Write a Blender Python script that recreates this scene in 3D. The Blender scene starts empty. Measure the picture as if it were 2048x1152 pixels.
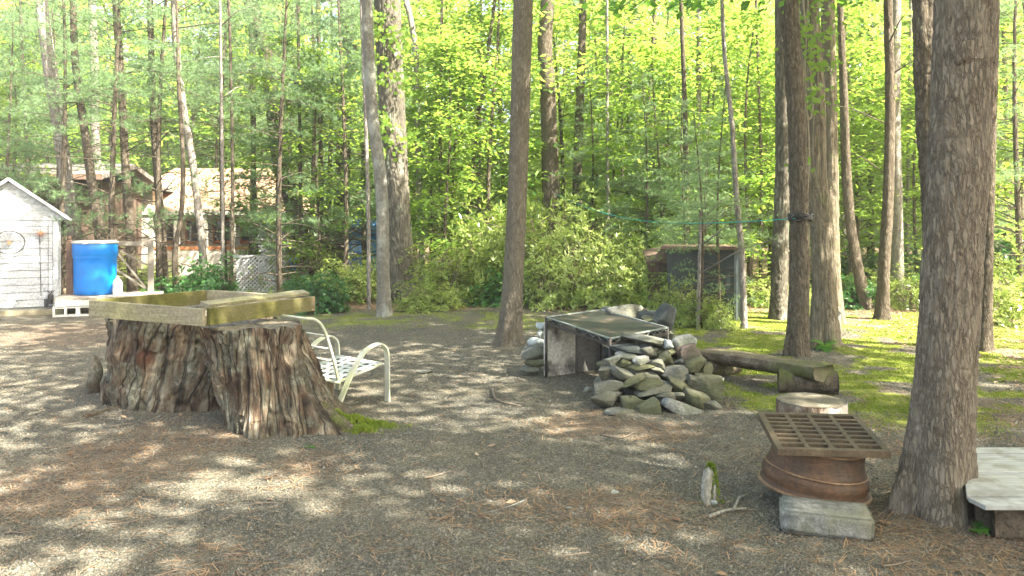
import bpy, math, random
import numpy as np
from mathutils import Vector, Matrix
random.seed(7); RNG = np.random.default_rng(7)
S = bpy.context.scene
PI = math.pi
# ------------------------------------------------------------------ camera, light, exposure
EYE, FOC, HOR = 1.5, 1577.0, 450.0
cam_d = bpy.data.cameras.new('camera'); cam = bpy.data.objects.new('camera', cam_d)
S.collection.objects.link(cam); S.camera = cam
cam.location = (0, 0, EYE); cam.rotation_euler = (math.radians(90), 0, 0)
cam_d.sensor_width = 36; cam_d.lens = 36*FOC/2048; cam_d.shift_y = -(576-HOR)/2048
cam_d.clip_start = .05; cam_d.clip_end = 2000
SUN_DIR = Vector((.88, -.475, 0)).normalized(); SUN_EL = math.radians(51)
world = bpy.data.worlds.new('World'); S.world = world; world.use_nodes = True
wn = world.node_tree; bg = wn.nodes['Background']
sky = wn.nodes.new('ShaderNodeTexSky'); sky.sky_type = 'NISHITA'; sky.sun_disc = False
sky.sun_elevation = SUN_EL; sky.sun_rotation = math.atan2(SUN_DIR.x, SUN_DIR.y)
sky.air_density = .8; sky.dust_density = 4; sky.ozone_density = .5
tn = wn.nodes.new('ShaderNodeMix'); tn.data_type = 'RGBA'; tn.blend_type = 'MULTIPLY'; tn.inputs[0].default_value = 1
tn.inputs[7].default_value = (1, .95, .84, 1); wn.links.new(sky.outputs[0], tn.inputs[6]); wn.links.new(tn.outputs[2], bg.inputs[0]); bg.inputs[1].default_value = .13
sun_d = bpy.data.lights.new('sun', 'SUN'); sun_d.energy = 4.8; sun_d.angle = math.radians(.5); sun_d.color = (1, .93, .82)
sun = bpy.data.objects.new('sun', sun_d); S.collection.objects.link(sun)
sd = Vector((SUN_DIR.x*math.cos(SUN_EL), SUN_DIR.y*math.cos(SUN_EL), math.sin(SUN_EL)))
sun.rotation_euler = sd.to_track_quat('Z', 'Y').to_euler(); sun.location = sd*30
S.view_settings.view_transform = 'Standard'; S.view_settings.look = 'None'; S.view_settings.gamma = 1
S.view_settings.exposure = 2.95
cy = S.cycles
cy.use_denoising = True
cy.max_bounces = 7; cy.diffuse_bounces = 4; cy.glossy_bounces = 2; cy.transmission_bounces = 5; cy.transparent_max_bounces = 8
cy.caustics_reflective = False; cy.caustics_refractive = False
cy.sample_clamp_indirect = 6

# ------------------------------------------------------------------ helpers
def P(x, y, d): return Vector(((x-1024)/FOC*d, d, EYE-(y-HOR)*d/FOC))      # image point at distance d
def G(x, y): d = EYE*FOC/(y-HOR); return Vector(((x-1024)/FOC*d, d, 0))     # ground point
def link(o): S.collection.objects.link(o); return o
def thing(name, label, cat, loc=(0, 0, 0), group=None, kind=None, rz=0):
    o = bpy.data.objects.new(name, None); link(o); o.location = loc; o.rotation_euler = (0, 0, rz); o.empty_display_size = .2
    o['label'] = label; o['category'] = cat
    if group: o['group'] = group
    if kind: o['kind'] = kind
    return o
def tag(o, label=None, cat=None, group=None, kind=None):
    if label: o['label'] = label
    if cat: o['category'] = cat
    if group: o['group'] = group
    if kind: o['kind'] = kind
    return o
def mesh_np(name, V, F, mat=None, smooth=False, uv=None, col=None):
    """V (n,3); F (m,k) constant polygon size"""
    me = bpy.data.meshes.new(name); V = np.asarray(V, np.float32); F = np.asarray(F, np.int32)
    me.vertices.add(len(V)); me.vertices.foreach_set('co', V.ravel())
    m, k = F.shape
    me.loops.add(m*k); me.loops.foreach_set('vertex_index', F.ravel())
    me.polygons.add(m); me.polygons.foreach_set('loop_start', np.arange(0, m*k, k, dtype=np.int32))
    me.polygons.foreach_set('use_smooth', np.full(m, smooth, bool))
    if uv is not None:
        l = me.uv_layers.new(name='UVMap'); l.data.foreach_set('uv', np.asarray(uv, np.float32)[F.ravel()].ravel())
    if col is not None:
        a = me.color_attributes.new('zone', 'FLOAT_COLOR', 'POINT'); a.data.foreach_set('color', np.asarray(col, np.float32).ravel())
    me.update(calc_edges=True); me.validate()
    if mat: me.materials.append(mat)
    return me
def put(name, me, parent=None, loc=None, rot=None, scale=None):
    o = bpy.data.objects.new(name, me); link(o)
    if parent is not None: o.parent = parent
    if loc is not None: o.location = loc
    if rot is not None: o.rotation_euler = rot
    if scale is not None: o.scale = scale
    return o
class MB:
    def __init__(s): s.v = []; s.f = []
    def add(s, vs, fs):
        n = len(s.v); s.v += [tuple(v) for v in vs]; s.f += [tuple(i+n for i in f) for f in fs]; return s
    def box(s, c, size, rz=0, M=None, jit=0):
        x, y, z = [q/2 for q in size]
        vs = [Vector((sx*x, sy*y, sz*z)) for sz in (-1, 1) for sy in (-1, 1) for sx in (-1, 1)]
        if jit: vs = [v+Vector([random.uniform(-jit, jit) for _ in range(3)]) for v in vs]
        R = M if M is not None else Matrix.Rotation(rz, 3, 'Z')
        vs = [R@v+Vector(c) for v in vs]
        return s.add(vs, [(0, 2, 3, 1), (4, 5, 7, 6), (0, 1, 5, 4), (2, 6, 7, 3), (0, 4, 6, 2), (1, 3, 7, 5)])
    def beam(s, a, b, w, h, up=(0, 0, 1), jit=0):
        a, b = Vector(a), Vector(b); t = (b-a); L = t.length; t.normalize()
        side = t.cross(Vector(up)).normalized(); u = side.cross(t)
        M = Matrix((t, side, u)).transposed()
        return s.box((a+b)/2, (L, w, h), M=M, jit=jit)
    def tube(s, pts, r, n=8, cap=True):
        pts = [Vector(p) for p in pts]; k = len(pts)
        rs = r if isinstance(r, (list, tuple)) else [r]*k
        vs = []; side = None
        for i, p in enumerate(pts):
            t = (pts[min(i+1, k-1)]-pts[max(i-1, 0)]).normalized()
            if side is None:
                side = t.cross(Vector((0, 0, 1)) if abs(t.z) < .9 else Vector((0, 1, 0))).normalized()
            else: side = (side-t*side.dot(t)).normalized()
            u = t.cross(side)
            for j in range(n):
                a = 2*PI*j/n; vs.append(p+(side*math.cos(a)+u*math.sin(a))*rs[i])
        fs = [(i*n+j, i*n+(j+1) % n, (i+1)*n+(j+1) % n, (i+1)*n+j) for i in range(k-1) for j in range(n)]
        if cap: fs += [tuple(range(n))[::-1], tuple((k-1)*n+j for j in range(n))]
        return s.add(vs, fs)
    def lathe(s, prof, c=(0, 0, 0), n=32, M=None):
        vs = []
        for r, z in prof:
            for j in range(n):
                v = Vector((r*math.cos(2*PI*j/n), r*math.sin(2*PI*j/n), z))
                if M is not None: v = M@v
                vs.append(v+Vector(c))
        k = len(prof)
        fs = [(i*n+j, i*n+(j+1) % n, (i+1)*n+(j+1) % n, (i+1)*n+j) for i in range(k-1) for j in range(n)]
        return s.add(vs, fs)
    def prism(s, poly, z0, z1):
        n = len(poly)
        return s.add([(p[0], p[1], z0) for p in poly]+[(p[0], p[1], z1) for p in poly],
                     [tuple(range(n))[::-1], tuple(range(n, 2*n))]+[(i, (i+1) % n, n+(i+1) % n, n+i) for i in range(n)])
    def sweep(s, prof, pts, side):
        pts = [Vector(p) for p in pts]; k = len(pts); n = len(prof); side = Vector(side); vs = []
        for i, p in enumerate(pts):
            t = (pts[min(i+1, k-1)]-pts[max(i-1, 0)]).normalized(); u = t.cross(side).normalized()
            vs += [p+side*a+u*b for a, b in prof]
        fs = [(i*n+j, i*n+(j+1) % n, (i+1)*n+(j+1) % n, (i+1)*n+j) for i in range(k-1) for j in range(n)]
        return s.add(vs, fs+[tuple(range(n))[::-1], tuple((k-1)*n+j for j in range(n))])
    def mesh(s, name, mat, smooth=False, bevel=0):
        me = bpy.data.meshes.new(name); me.from_pydata(s.v, [], s.f); me.materials.append(mat)
        if bevel:
            import bmesh
            bm = bmesh.new(); bm.from_mesh(me)
            bmesh.ops.bevel(bm, geom=bm.edges[:], offset=bevel, segments=2, affect='EDGES', profile=.6)
            bm.to_mesh(me); bm.free()
        if smooth: me.polygons.foreach_set('use_smooth', np.ones(len(me.polygons), bool))
        me.update(); return me
    def build(s, name, mat, parent=None, smooth=False, bevel=0): return put(name, s.mesh(name, mat, smooth, bevel), parent)
def spline(pts, n):
    P_ = np.array([tuple(p) for p in pts], float); k = len(P_); out = []
    Q = np.vstack([2*P_[0]-P_[1], P_, 2*P_[-1]-P_[-2]])
    for t in np.linspace(0, k-1, n):
        i = min(int(t), k-2); u = t-i; a, b, c, d = Q[i:i+4]
        out.append(.5*((2*b)+(-a+c)*u+(2*a-5*b+4*c-d)*u*u+(-a+3*b-3*c+d)*u**3))
    return np.array(out)
def hash3(ix, iy, iz, seed):
    h = (ix*374761393+iy*668265263+iz*2147483647+seed*1274126177) & 0xffffffff
    h = ((h ^ (h >> 13))*1274126177) & 0xffffffff
    h = ((h ^ (h >> 16))*2246822519) & 0xffffffff
    return ((h ^ (h >> 15)) & 0xffff)/65535.
def vnoise(x, y, z=0, seed=0, wrapx=None):
    x, y, z = np.broadcast_arrays(np.asarray(x, float), np.asarray(y, float), np.asarray(z, float))
    ix, iy, iz = np.floor(x).astype(np.int64), np.floor(y).astype(np.int64), np.floor(z).astype(np.int64)
    fx, fy, fz = x-ix, y-iy, z-iz
    fx, fy, fz = fx*fx*(3-2*fx), fy*fy*(3-2*fy), fz*fz*(3-2*fz)
    r = 0
    for dx in (0, 1):
        for dy in (0, 1):
            for dz in (0, 1):
                xx = ix+dx if wrapx is None else (ix+dx) % wrapx
                r = r+hash3(xx, iy+dy, iz+dz, seed)*(fx if dx else 1-fx)*(fy if dy else 1-fy)*(fz if dz else 1-fz)
    return r*2-1
def fbm(x, y, z=0, seed=0, oct=4):
    r = 0; a = 1; t = 0
    for o in range(oct):
        r = r+a*vnoise(x*2**o, y*2**o, np.asarray(z)*2**o, seed+o); t += a; a *= .5
    return r/t
def sstep(a, b, x): t = np.clip((x-a)/(b-a), 0, 1); return t*t*(3-2*t)

# ------------------------------------------------------------------ materials
def nmat(name):
    m = bpy.data.materials.new(name); m.use_nodes = True; nt = m.node_tree
    return m, nt, nt.nodes['Principled BSDF'], nt.nodes.new, nt.links.new
def ramp(nt, stops):
    r = nt.nodes.new('ShaderNodeValToRGB'); e = r.color_ramp.elements
    while len(e) < len(stops): e.new(.5)
    for i, (p, c) in enumerate(stops): e[i].position = p; e[i].color = (*c, 1) if len(c) == 3 else c
    return r
def mixc(nt, fac, a, b, mode='MIX'):
    m = nt.nodes.new('ShaderNodeMix'); m.data_type = 'RGBA'; m.blend_type = mode
    for k, v in ((0, fac), (6, a), (7, b)):
        if hasattr(v, 'is_output') or hasattr(v, 'links'): nt.links.new(v, m.inputs[k])
        else: m.inputs[k].default_value = (*v, 1) if isinstance(v, tuple) and len(v) == 3 else v
    return m.outputs[2]
def coords(nt, scale=(1, 1, 1), kind='Object', dist=0):
    tc = nt.nodes.new('ShaderNodeTexCoord'); mp = nt.nodes.new('ShaderNodeMapping'); mp.inputs['Scale'].default_value = scale
    nt.links.new(tc.outputs[kind], mp.inputs[0]); out = mp.outputs[0]
    if dist:
        n = nt.nodes.new('ShaderNodeTexNoise'); n.inputs['Scale'].default_value = 2.5; nt.links.new(out, n.inputs[0])
        v = nt.nodes.new('ShaderNodeVectorMath'); v.operation = 'MULTIPLY_ADD'; v.inputs[1].default_value = (dist,)*3
        nt.links.new(n.outputs['Color'], v.inputs[0]); nt.links.new(out, v.inputs[2]); out = v.outputs[0]
    return out
def noise(nt, vec, scale, detail=6, rough=.6):
    n = nt.nodes.new('ShaderNodeTexNoise'); n.inputs['Scale'].default_value = scale; n.inputs['Detail'].default_value = detail
    n.inputs['Roughness'].default_value = rough; nt.links.new(vec, n.inputs[0]); return n.outputs['Fac']
def bump(nt, h, strength, dist, bsdf):
    b = nt.nodes.new('ShaderNodeBump'); b.inputs['Strength'].default_value = strength; b.inputs['Distance'].default_value = dist
    nt.links.new(h, b.inputs['Height']); nt.links.new(b.outputs[0], bsdf.inputs['Normal'])
def basic(name, stops, scale=(1, 1, 1), ns=8, rough=.8, bs=.4, bd=.01, kind='Object', metal=0, stain=None, ss=3, spec=.3, fine=None):
    m, nt, b, N, L = nmat(name); v = coords(nt, scale, kind)
    f = noise(nt, v, ns); r = ramp(nt, stops); L(f, r.inputs[0]); c = r.outputs[0]
    if stain:
        v2 = coords(nt, (1, 1, 1), kind); f2 = noise(nt, v2, ss, 5); r2 = ramp(nt, [(.45, (0, 0, 0)), (.62, (1, 1, 1))]); L(f2, r2.inputs[0])
        c = mixc(nt, r2.outputs[0], c, stain)
    if fine:
        f3 = noise(nt, coords(nt, (1, 1, 1), kind), fine, 4, .7); r3 = ramp(nt, [(.3, (.6,)*3), (.7, (1.3,)*3)]); L(f3, r3.inputs[0])
        c = mixc(nt, 1.0, c, r3.outputs[0], 'MULTIPLY')
    L(c, b.inputs['Base Color']); b.inputs['Roughness'].default_value = rough; b.inputs['Metallic'].default_value = metal
    b.inputs['Specular IOR Level'].default_value = spec
    f4 = noise(nt, v, ns*2.5, 6, .7); bump(nt, f4, bs, bd, b); return m
def bark(name, plate, crack, tint, sxy=14, sz=4, w=.10, lichen=(.3, .32, .26), lich=.6, spec=.15):
    m, nt, b, N, L = nmat(name); v = coords(nt, (sxy, sxy, sz), dist=1.1)
    vo = N('ShaderNodeTexVoronoi'); vo.feature = 'DISTANCE_TO_EDGE'; vo.inputs['Scale'].default_value = 1; L(v, vo.inputs[0])
    cr = ramp(nt, [(0, (.4,)*3), (w, (.62,)*3), (w*2.6, (1, 1, 1))]); L(vo.outputs[0], cr.inputs[0])
    mk = noise(nt, coords(nt, (5, 5, 2.5)), 2.5, 4, .6); mr = ramp(nt, [(.5, (0,)*3), (.72, (1,)*3)]); L(mk, mr.inputs[0])
    crm = mixc(nt, mr.outputs[0], cr.outputs[0], (.8, .8, .8)); nt.nodes.new('NodeReroute')
    f = noise(nt, coords(nt, (9, 9, 3)), 3, 8, .7); r = ramp(nt, [(.3, tint), (.6, plate), (.8, tuple(min(1, q*1.45) for q in plate))]); L(f, r.inputs[0])
    c = mixc(nt, crm, crack, r.outputs[0])
    lf = noise(nt, coords(nt, (1, 1, .6)), 3.2, 6, .7); lr = ramp(nt, [(lich-.06, (0,)*3), (lich+.05, (.8,)*3)]); L(lf, lr.inputs[0])
    c = mixc(nt, lr.outputs[0], c, lichen)
    L(c, b.inputs['Base Color']); b.inputs['Roughness'].default_value = .92; b.inputs['Specular IOR Level'].default_value = spec
    fh = noise(nt, coords(nt, (30, 30, 12)), 3, 5, .7)
    a = N('ShaderNodeMath'); a.operation = 'MULTIPLY_ADD'; L(fh, a.inputs[0]); a.inputs[1].default_value = .45; L(crm, a.inputs[2])
    bump(nt, a.outputs[0], .9, .02, b); return m
def leaf(name, cols, trans, tw=.5, gloss=.45):
    m, nt, b, N, L = nmat(name)
    g = N('ShaderNodeNewGeometry'); oi = N('ShaderNodeObjectInfo')
    a = N('ShaderNodeMath'); a.operation = 'MULTIPLY_ADD'; a.inputs[1].default_value = .45; L(g.outputs['Random Per Island'], a.inputs[0])
    k = N('ShaderNodeMath'); k.operation = 'MULTIPLY'; k.inputs[1].default_value = .55; L(oi.outputs['Random'], k.inputs[0]); L(k.outputs[0], a.inputs[2])
    r = ramp(nt, [(i/(len(cols)-1), c) for i, c in enumerate(cols)]); L(a.outputs[0], r.inputs[0])
    L(r.outputs[0], b.inputs['Base Color']); b.inputs['Roughness'].default_value = gloss; b.inputs['Specular IOR Level'].default_value = .35
    t = N('ShaderNodeBsdfTranslucent'); L(mixc(nt, .5, r.outputs[0], trans), t.inputs[0])
    mx = N('ShaderNodeMixShader'); mx.inputs[0].default_value = tw; L(b.outputs[0], mx.inputs[1]); L(t.outputs[0], mx.inputs[2])
    L(mx.outputs[0], nt.nodes['Material Output'].inputs[0]); return m
M = {}
M['pine_bark'] = bark('pine bark', (.215, .185, .14), (.05, .036, .026), (.16, .13, .09), 44, 10, .09, (.2, .2, .17), .64)
M['smooth_bark'] = bark('grey bark', (.19, .165, .12), (.09, .072, .05), (.14, .12, .085), 46, 11, .07, (.19, .18, .15), .64)
M['ash_bark'] = bark('ash grey bark', (.27, .255, .21), (.10, .09, .07), (.18, .165, .13), 44, 14, .08, (.36, .37, .31), .56)
M['oak_bark'] = bark('oak bark', (.19, .175, .13), (.025, .02, .016), (.09, .08, .06), 24, 4.2, .13, (.25, .27, .2), .6)
M['ridge_bark'] = bark('ridged bark', (.25, .215, .15), (.05, .04, .028), (.15, .125, .08), 26, 1.6, .12, (.12, .15, .05), .63)
M['brown_bark'] = bark('brown bark', (.165, .14, .10), (.035, .026, .018), (.085, .065, .042), 34, 9, .1, (.15, .15, .11), .66)
M['pale_bark'] = bark('pale bark', (.3, .27, .23), (.12, .1, .08), (.2, .18, .15), 24, 9, .06, (.38, .37, .32), .6)
M['lime_leaf'] = leaf('lime leaf', [(.045, .12, .02), (.10, .20, .028), (.18, .29, .04), (.30, .40, .08)], (.56, .74, .11), .55)
M['maple_leaf'] = leaf('maple leaf', [(.04, .11, .02), (.07, .17, .03), (.11, .23, .035)], (.3, .55, .06), .45)
M['pine_needle'] = leaf('pine needle', [(.08, .15, .06), (.14, .23, .10), (.23, .33, .16)], (.42, .58, .26), .5)
M['laurel_leaf'] = leaf('laurel leaf', [(.09, .13, .03), (.17, .24, .045), (.30, .38, .10), (.48, .55, .22)], (.6, .7, .16), .48, .3)
M['bush_leaf'] = leaf('bush leaf', [(.025, .08, .02), (.045, .13, .03), (.09, .21, .05)], (.18, .4, .06), .3, .35)
M['fern_leaf'] = leaf('fern leaf', [(.05, .16, .02), (.09, .24, .03)], (.3, .5, .05), .4)
M['far_leaf'] = leaf('far leaf', [(.08, .16, .04), (.15, .26, .07), (.25, .36, .12)], (.42, .6, .16), .5)
M['moss'] = leaf('moss', [(.08, .13, .01), (.15, .21, .015), (.25, .27, .04)], (.3, .38, .03), .2, .8)
M['twig'] = basic('twig', [(.3, (.10, .075, .05)), (.7, (.2, .16, .12))], ns=30)

# ------------------------------------------------------------------ ground
def moss_mask(x, y):
    n = fbm(x*.9, y*.9, 0, 11, 4); n2 = fbm(x*3.1, y*3.1, 0, 15, 3)
    a = sstep(1.5, 2.2, x+.9*n)*sstep(5.9, 6.8, y+.8*n+.12*(x-2))*(1-sstep(12.6, 14.4, y+1.2*n))
    b = sstep(11.2, 12.2, y+n)*(1-sstep(13.2, 14.2, y+n))*.45*sstep(-4.5, -3.2, x)
    return np.clip(np.maximum(a, b)*sstep(-.35, .25, n2+n*.6+.1), 0, 1)
def litter_mask(x, y):
    n = fbm(x*.5, y*.5, 0, 31, 4)
    f = sstep(13.2, 14.6, y+1.2*n)
    r = sstep(4.6, 5.6, x+n)*.9
    return np.clip(np.maximum(f, r), 0, 1)
def needle_mask(x, y):
    n = fbm(x*.75, y*.95, 0, 51, 4); k = sstep(.15, .6, n)*.5
    for cx, cy_, rr in ((2.15, 3.6, 1.0), (-1.3, 4.9, .6), (-2.6, 5.6, .55), (2.4, 5.3, .7), (-6, 11, 2.4), (3.6, 6.4, 1.2), (-2.2, 4.3, .5), (.55, 5.9, .45), (1.1, 5.6, .4)):
        k = np.maximum(k, (1-sstep(rr*.3, rr, np.hypot(x-cx, y-cy_)+.6*n))*.5)
    return np.clip(k, 0, 1)
def gh(x, y):
    x = np.asarray(x, float); y = np.asarray(y, float)
    h = .035*fbm(x*.35, y*.35, 0, 71, 3)+.012*fbm(x*2.2, y*2.2, 0, 75, 3)
    for cx, cy_, rr, a in ((2.17, 4.05, .75, .06), (.1, 9.77, .7, .05), (3.2, 8.8, .6, .05), (3.85, 9.6, .8, .06), (-1.9, 5.8, 1.0, .03)):
        h = h+a*np.exp(-((x-cx)**2+(y-cy_)**2)/(rr*.5)**2)
    return h*(1-sstep(60, 120, np.hypot(x, y)))
def make_ground():
    n = 420; t = np.linspace(-1, 1, n); K = 6.4
    ax = 320*np.sinh(K*t)/math.sinh(K)+.5; ay = 320*np.sinh(K*t)/math.sinh(K)+7
    X, Y = np.meshgrid(ax, ay); X = X.ravel(); Y = Y.ravel()
    V = np.stack([X, Y, gh(X, Y)+.006*fbm(X*9, Y*9, 0, 3, 2)*(np.hypot(X, Y) < 25)], 1)
    i = np.arange(n*n).reshape(n, n); F = np.stack([i[:-1, :-1], i[:-1, 1:], i[1:, 1:], i[1:, :-1]], -1).reshape(-1, 4)
    col = np.stack([moss_mask(X, Y), litter_mask(X, Y), needle_mask(X, Y), np.ones_like(X)], 1)
    m, nt, b, N, L = nmat('gravel and forest floor')
    at = N('ShaderNodeAttribute'); at.attribute_name = 'zone'; sp = N('ShaderNodeSeparateColor'); L(at.outputs['Color'], sp.inputs[0])
    v = coords(nt)
    vo = N('ShaderNodeTexVoronoi'); vo.inputs['Scale'].default_value = 110; L(v, vo.inputs[0])
    sh = N('ShaderNodeSeparateColor'); L(vo.outputs['Color'], sh.inputs[0])
    gr = ramp(nt, [(0, (.04, .04, .028)), (.5, (.09, .086, .065)), (.85, (.142, .134, .102)), (1, (.2, .19, .148))]); L(sh.outputs[0], gr.inputs[0])
    big = noise(nt, v, 1.3, 5); br = ramp(nt, [(.35, (.72, .72, .74)), (.65, (1.15, 1.05, .93))]); L(big, br.inputs[0])
    c = mixc(nt, 1.0, gr.outputs[0], br.outputs[0], 'MULTIPLY')
    f = noise(nt, v, 60, 4, .8)
    nr = ramp(nt, [(.3, (.085, .052, .03)), (.55, (.16, .10, .06)), (.75, (.25, .17, .11))]); L(f, nr.inputs[0])
    lr = ramp(nt, [(.3, (.06, .04, .025)), (.5, (.19, .13, .08)), (.75, (.36, .27, .18))]); f2 = noise(nt, v, 22, 6, .8); L(f2, lr.inputs[0])
    mr = ramp(nt, [(.25, (.06, .07, .01)), (.45, (.12, .15, .015)), (.6, (.18, .19, .03)), (.78, (.27, .22, .09))]); f3 = noise(nt, v, 14, 8, .75); L(f3, mr.inputs[0])
    def edge(o, lo, hi):
        fn = noise(nt, v, 26, 5, .8); s = N('ShaderNodeMath'); s.operation = 'MULTIPLY_ADD'; L(fn, s.inputs[0]); s.inputs[1].default_value = .9; s.inputs[2].default_value = -.45
        a = N('ShaderNodeMath'); a.operation = 'ADD'; L(o, a.inputs[0]); L(s.outputs[0], a.inputs[1])
        r = ramp(nt, [(lo, (0,)*3), (hi, (1,)*3)]); L(a.outputs[0], r.inputs[0]); return r.outputs[0]
    c = mixc(nt, edge(sp.outputs[2], .35, .75), c, nr.outputs[0])
    c = mixc(nt, edge(sp.outputs[1], .35, .6), c, lr.outputs[0])
    c = mixc(nt, edge(sp.outputs[0], .25, .55), c, mr.outputs[0])
    L(c, b.inputs['Base Color']); b.inputs['Roughness'].default_value = .9; b.inputs['Specular IOR Level'].default_value = .25
    hv = N('ShaderNodeMath'); hv.operation = 'MULTIPLY_ADD'; L(vo.outputs['Distance'], hv.inputs[0]); hv.inputs[1].default_value = -.6; L(f2, hv.inputs[2])
    bump(nt, hv.outputs[0], .7, .012, b)
    o = put('ground', mesh_np('ground', V, F, m, True, col=col)); tag(o, 'grey gravel yard with pine needles, moss and leaf litter toward the wood', kind='structure')
make_ground()
def view_pts(n, dmin, dmax, power=1.0, pad=.05):
    d = dmin*(dmax/dmin)**(RNG.random(n)**power); u = RNG.uniform(-.65-pad, .65+pad, n); return u*d, d
def colmat(name, rough=.85):
    m, nt, b, N, L = nmat(name); at = N('ShaderNodeAttribute'); at.attribute_name = 'zone'; L(at.outputs['Color'], b.inputs['Base Color'])
    b.inputs['Roughness'].default_value = rough; b.inputs['Specular IOR Level'].default_value = .25; return m
def pal(n, cols, jit=.15):
    cols = np.array(cols); k = RNG.integers(0, len(cols), n); c = cols[k]*(1+RNG.uniform(-jit, jit, (n, 1))); return np.hstack([np.clip(c, 0, 1), np.ones((n, 1))])
def scatter_chips():
    x, y = view_pts(210000, 2.9, 12, 1.1)
    keep = RNG.random(len(x)) > np.maximum.reduce([moss_mask(x, y), litter_mask(x, y), needle_mask(x, y)*.75]); x, y = x[keep], y[keep]; n = len(x)
    s = RNG.gamma(3, .0012, n)*(.6+y*.1)+.0018; a = RNG.uniform(0, 2*PI, n); z = gh(x, y)
    V = np.zeros((n, 5, 3)); 
    for j in range(4):
        aa = a+j*PI/2+RNG.uniform(-.5, .5, n); rr = s*RNG.uniform(.6, 1.35, n)
        V[:, j] = np.stack([x+rr*np.cos(aa), y+rr*np.sin(aa), z-.001+RNG.uniform(-.2, .35, n)*s], 1)
    V[:, 4] = np.stack([x+RNG.uniform(-.3, .3, n)*s, y+RNG.uniform(-.3, .3, n)*s, z+s*RNG.uniform(.25, .7, n)+.003], 1)
    F = (np.arange(n)[:, None, None]*5+np.array([[0, 1, 4], [1, 2, 4], [2, 3, 4], [3, 0, 4]])[None]).reshape(-1, 3)
    c = np.repeat(pal(n, [(.06, .058, .046), (.08, .076, .058), (.10, .095, .072), (.13, .122, .095), (.098, .09, .066), (.165, .153, .122), (.13, .108, .075)], .2), 5, 0)
    o = put('gravel', mesh_np('gravel', V.reshape(-1, 3), F, colmat('gravel chip'), col=c)); tag(o, 'loose grey slate gravel covering the yard', 'gravel', kind='stuff')
scatter_chips()
def scatter_needles():
    x, y = view_pts(170000, 2.9, 15, .95); p = needle_mask(x, y)*.8+.05; p = np.maximum(p, litter_mask(x, y)*.5); keep = RNG.random(len(x)) < p*.55; x, y = x[keep], y[keep]; n = len(x)
    a = RNG.uniform(0, 2*PI, n); l = RNG.uniform(.02, .055, n); w = .0011*(1+y*.12); z = gh(x, y)+RNG.uniform(.003, .013, n)
    dx, dy = np.cos(a), np.sin(a); V = np.zeros((n, 4, 3)); dz = RNG.uniform(-.006, .006, n)
    V[:, 0] = np.stack([x-dx*l-dy*w, y-dy*l+dx*w, z-dz], 1); V[:, 1] = np.stack([x-dx*l+dy*w, y-dy*l-dx*w, z-dz], 1)
    V[:, 2] = np.stack([x+dx*l+dy*w, y+dy*l-dx*w, z+dz], 1); V[:, 3] = np.stack([x+dx*l-dy*w, y+dy*l+dx*w, z+dz], 1)
    c = np.repeat(pal(n, [(.24, .14, .07), (.17, .10, .05), (.3, .19, .1), (.22, .17, .11), (.12, .08, .05)]), 4, 0)
    o = put('pine_needle_litter', mesh_np('pine needle litter', V.reshape(-1, 3), np.arange(n*4).reshape(n, 4), colmat('fallen needle'), col=c)); tag(o, 'orange brown fallen pine needles scattered over the gravel', 'pine needles', kind='stuff')
scatter_needles()
def scatter_leaves():
    x, y = view_pts(60000, 3, 34, .8); m = litter_mask(x, y); p = m*.9+.005; keep = RNG.random(len(x)) < p; x, y = x[keep], y[keep]; n = len(x)
    s = RNG.uniform(.010, .028, n)*(1+np.clip(y-12, 0, 20)*.04); a = RNG.uniform(0, 2*PI, n); z = gh(x, y); V = np.zeros((n, 4, 3))
    for j, (r0, t0) in enumerate(((1.3, 0), (.7, 1.5), (1.1, 3.1), (.7, 4.6))):
        aa = a+t0; V[:, j] = np.stack([x+s*r0*np.cos(aa), y+s*r0*np.sin(aa), z+.006+RNG.uniform(0, .8, n)*s], 1)
    c = np.repeat(pal(n, [(.22, .14, .08), (.16, .10, .06), (.33, .25, .16), (.11, .08, .05), (.26, .17, .11)]), 4, 0)
    o = put('leaf_litter', mesh_np('leaf litter', V.reshape(-1, 3), np.arange(n*4).reshape(n, 4), colmat('dead leaf'), col=c)); tag(o, 'dry brown leaves lying on the forest floor', 'leaf litter', kind='stuff')
scatter_leaves()
def scatter_moss():
    x, y = view_pts(420000, 5, 15, .9); m = moss_mask(x, y); keep = (RNG.random(len(x)) < m*.9) & (x > -5); x, y = x[keep], y[keep]; n = len(x)
    a = RNG.uniform(0, 2*PI, n); s = .004*(1+y*.09); h = RNG.uniform(.006, .02, n); z = gh(x, y)-.002+.012*vnoise(x*7, y*7, 0, 9)
    V = np.zeros((n, 3, 3)); V[:, 0] = np.stack([x-np.cos(a)*s, y-np.sin(a)*s, z], 1); V[:, 1] = np.stack([x+np.cos(a)*s, y+np.sin(a)*s, z], 1)
    V[:, 2] = np.stack([x+RNG.uniform(-.01, .01, n), y+RNG.uniform(-.01, .01, n), z+h], 1)
    o = put('moss', mesh_np('moss', V.reshape(-1, 3), np.arange(n*3).reshape(n, 3), M['moss'])); tag(o, 'bright green moss carpet around the log bench', 'moss', kind='stuff')
scatter_moss()
def scatter_twigs():
    mb = MB()
    for _ in range(260):
        d = 3*(5.2**random.random()); x = random.uniform(-.66, .66)*d; a = random.uniform(0, 6.28); L = random.uniform(.05, .22); z = float(gh(x, d))+.008
        p = [Vector((x+math.cos(a)*L*t+random.uniform(-.01, .01), d+math.sin(a)*L*t+random.uniform(-.01, .01), z+random.uniform(0, .01))) for t in (0, .33, .66, 1)]
        mb.tube(p, [.0035, .003, .0025, .001], 4)
    o = mb.build('twigs', M['twig'], None); tag(o, 'small dry twigs strewn over the gravel', 'twigs', kind='stuff')
scatter_twigs()
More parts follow.
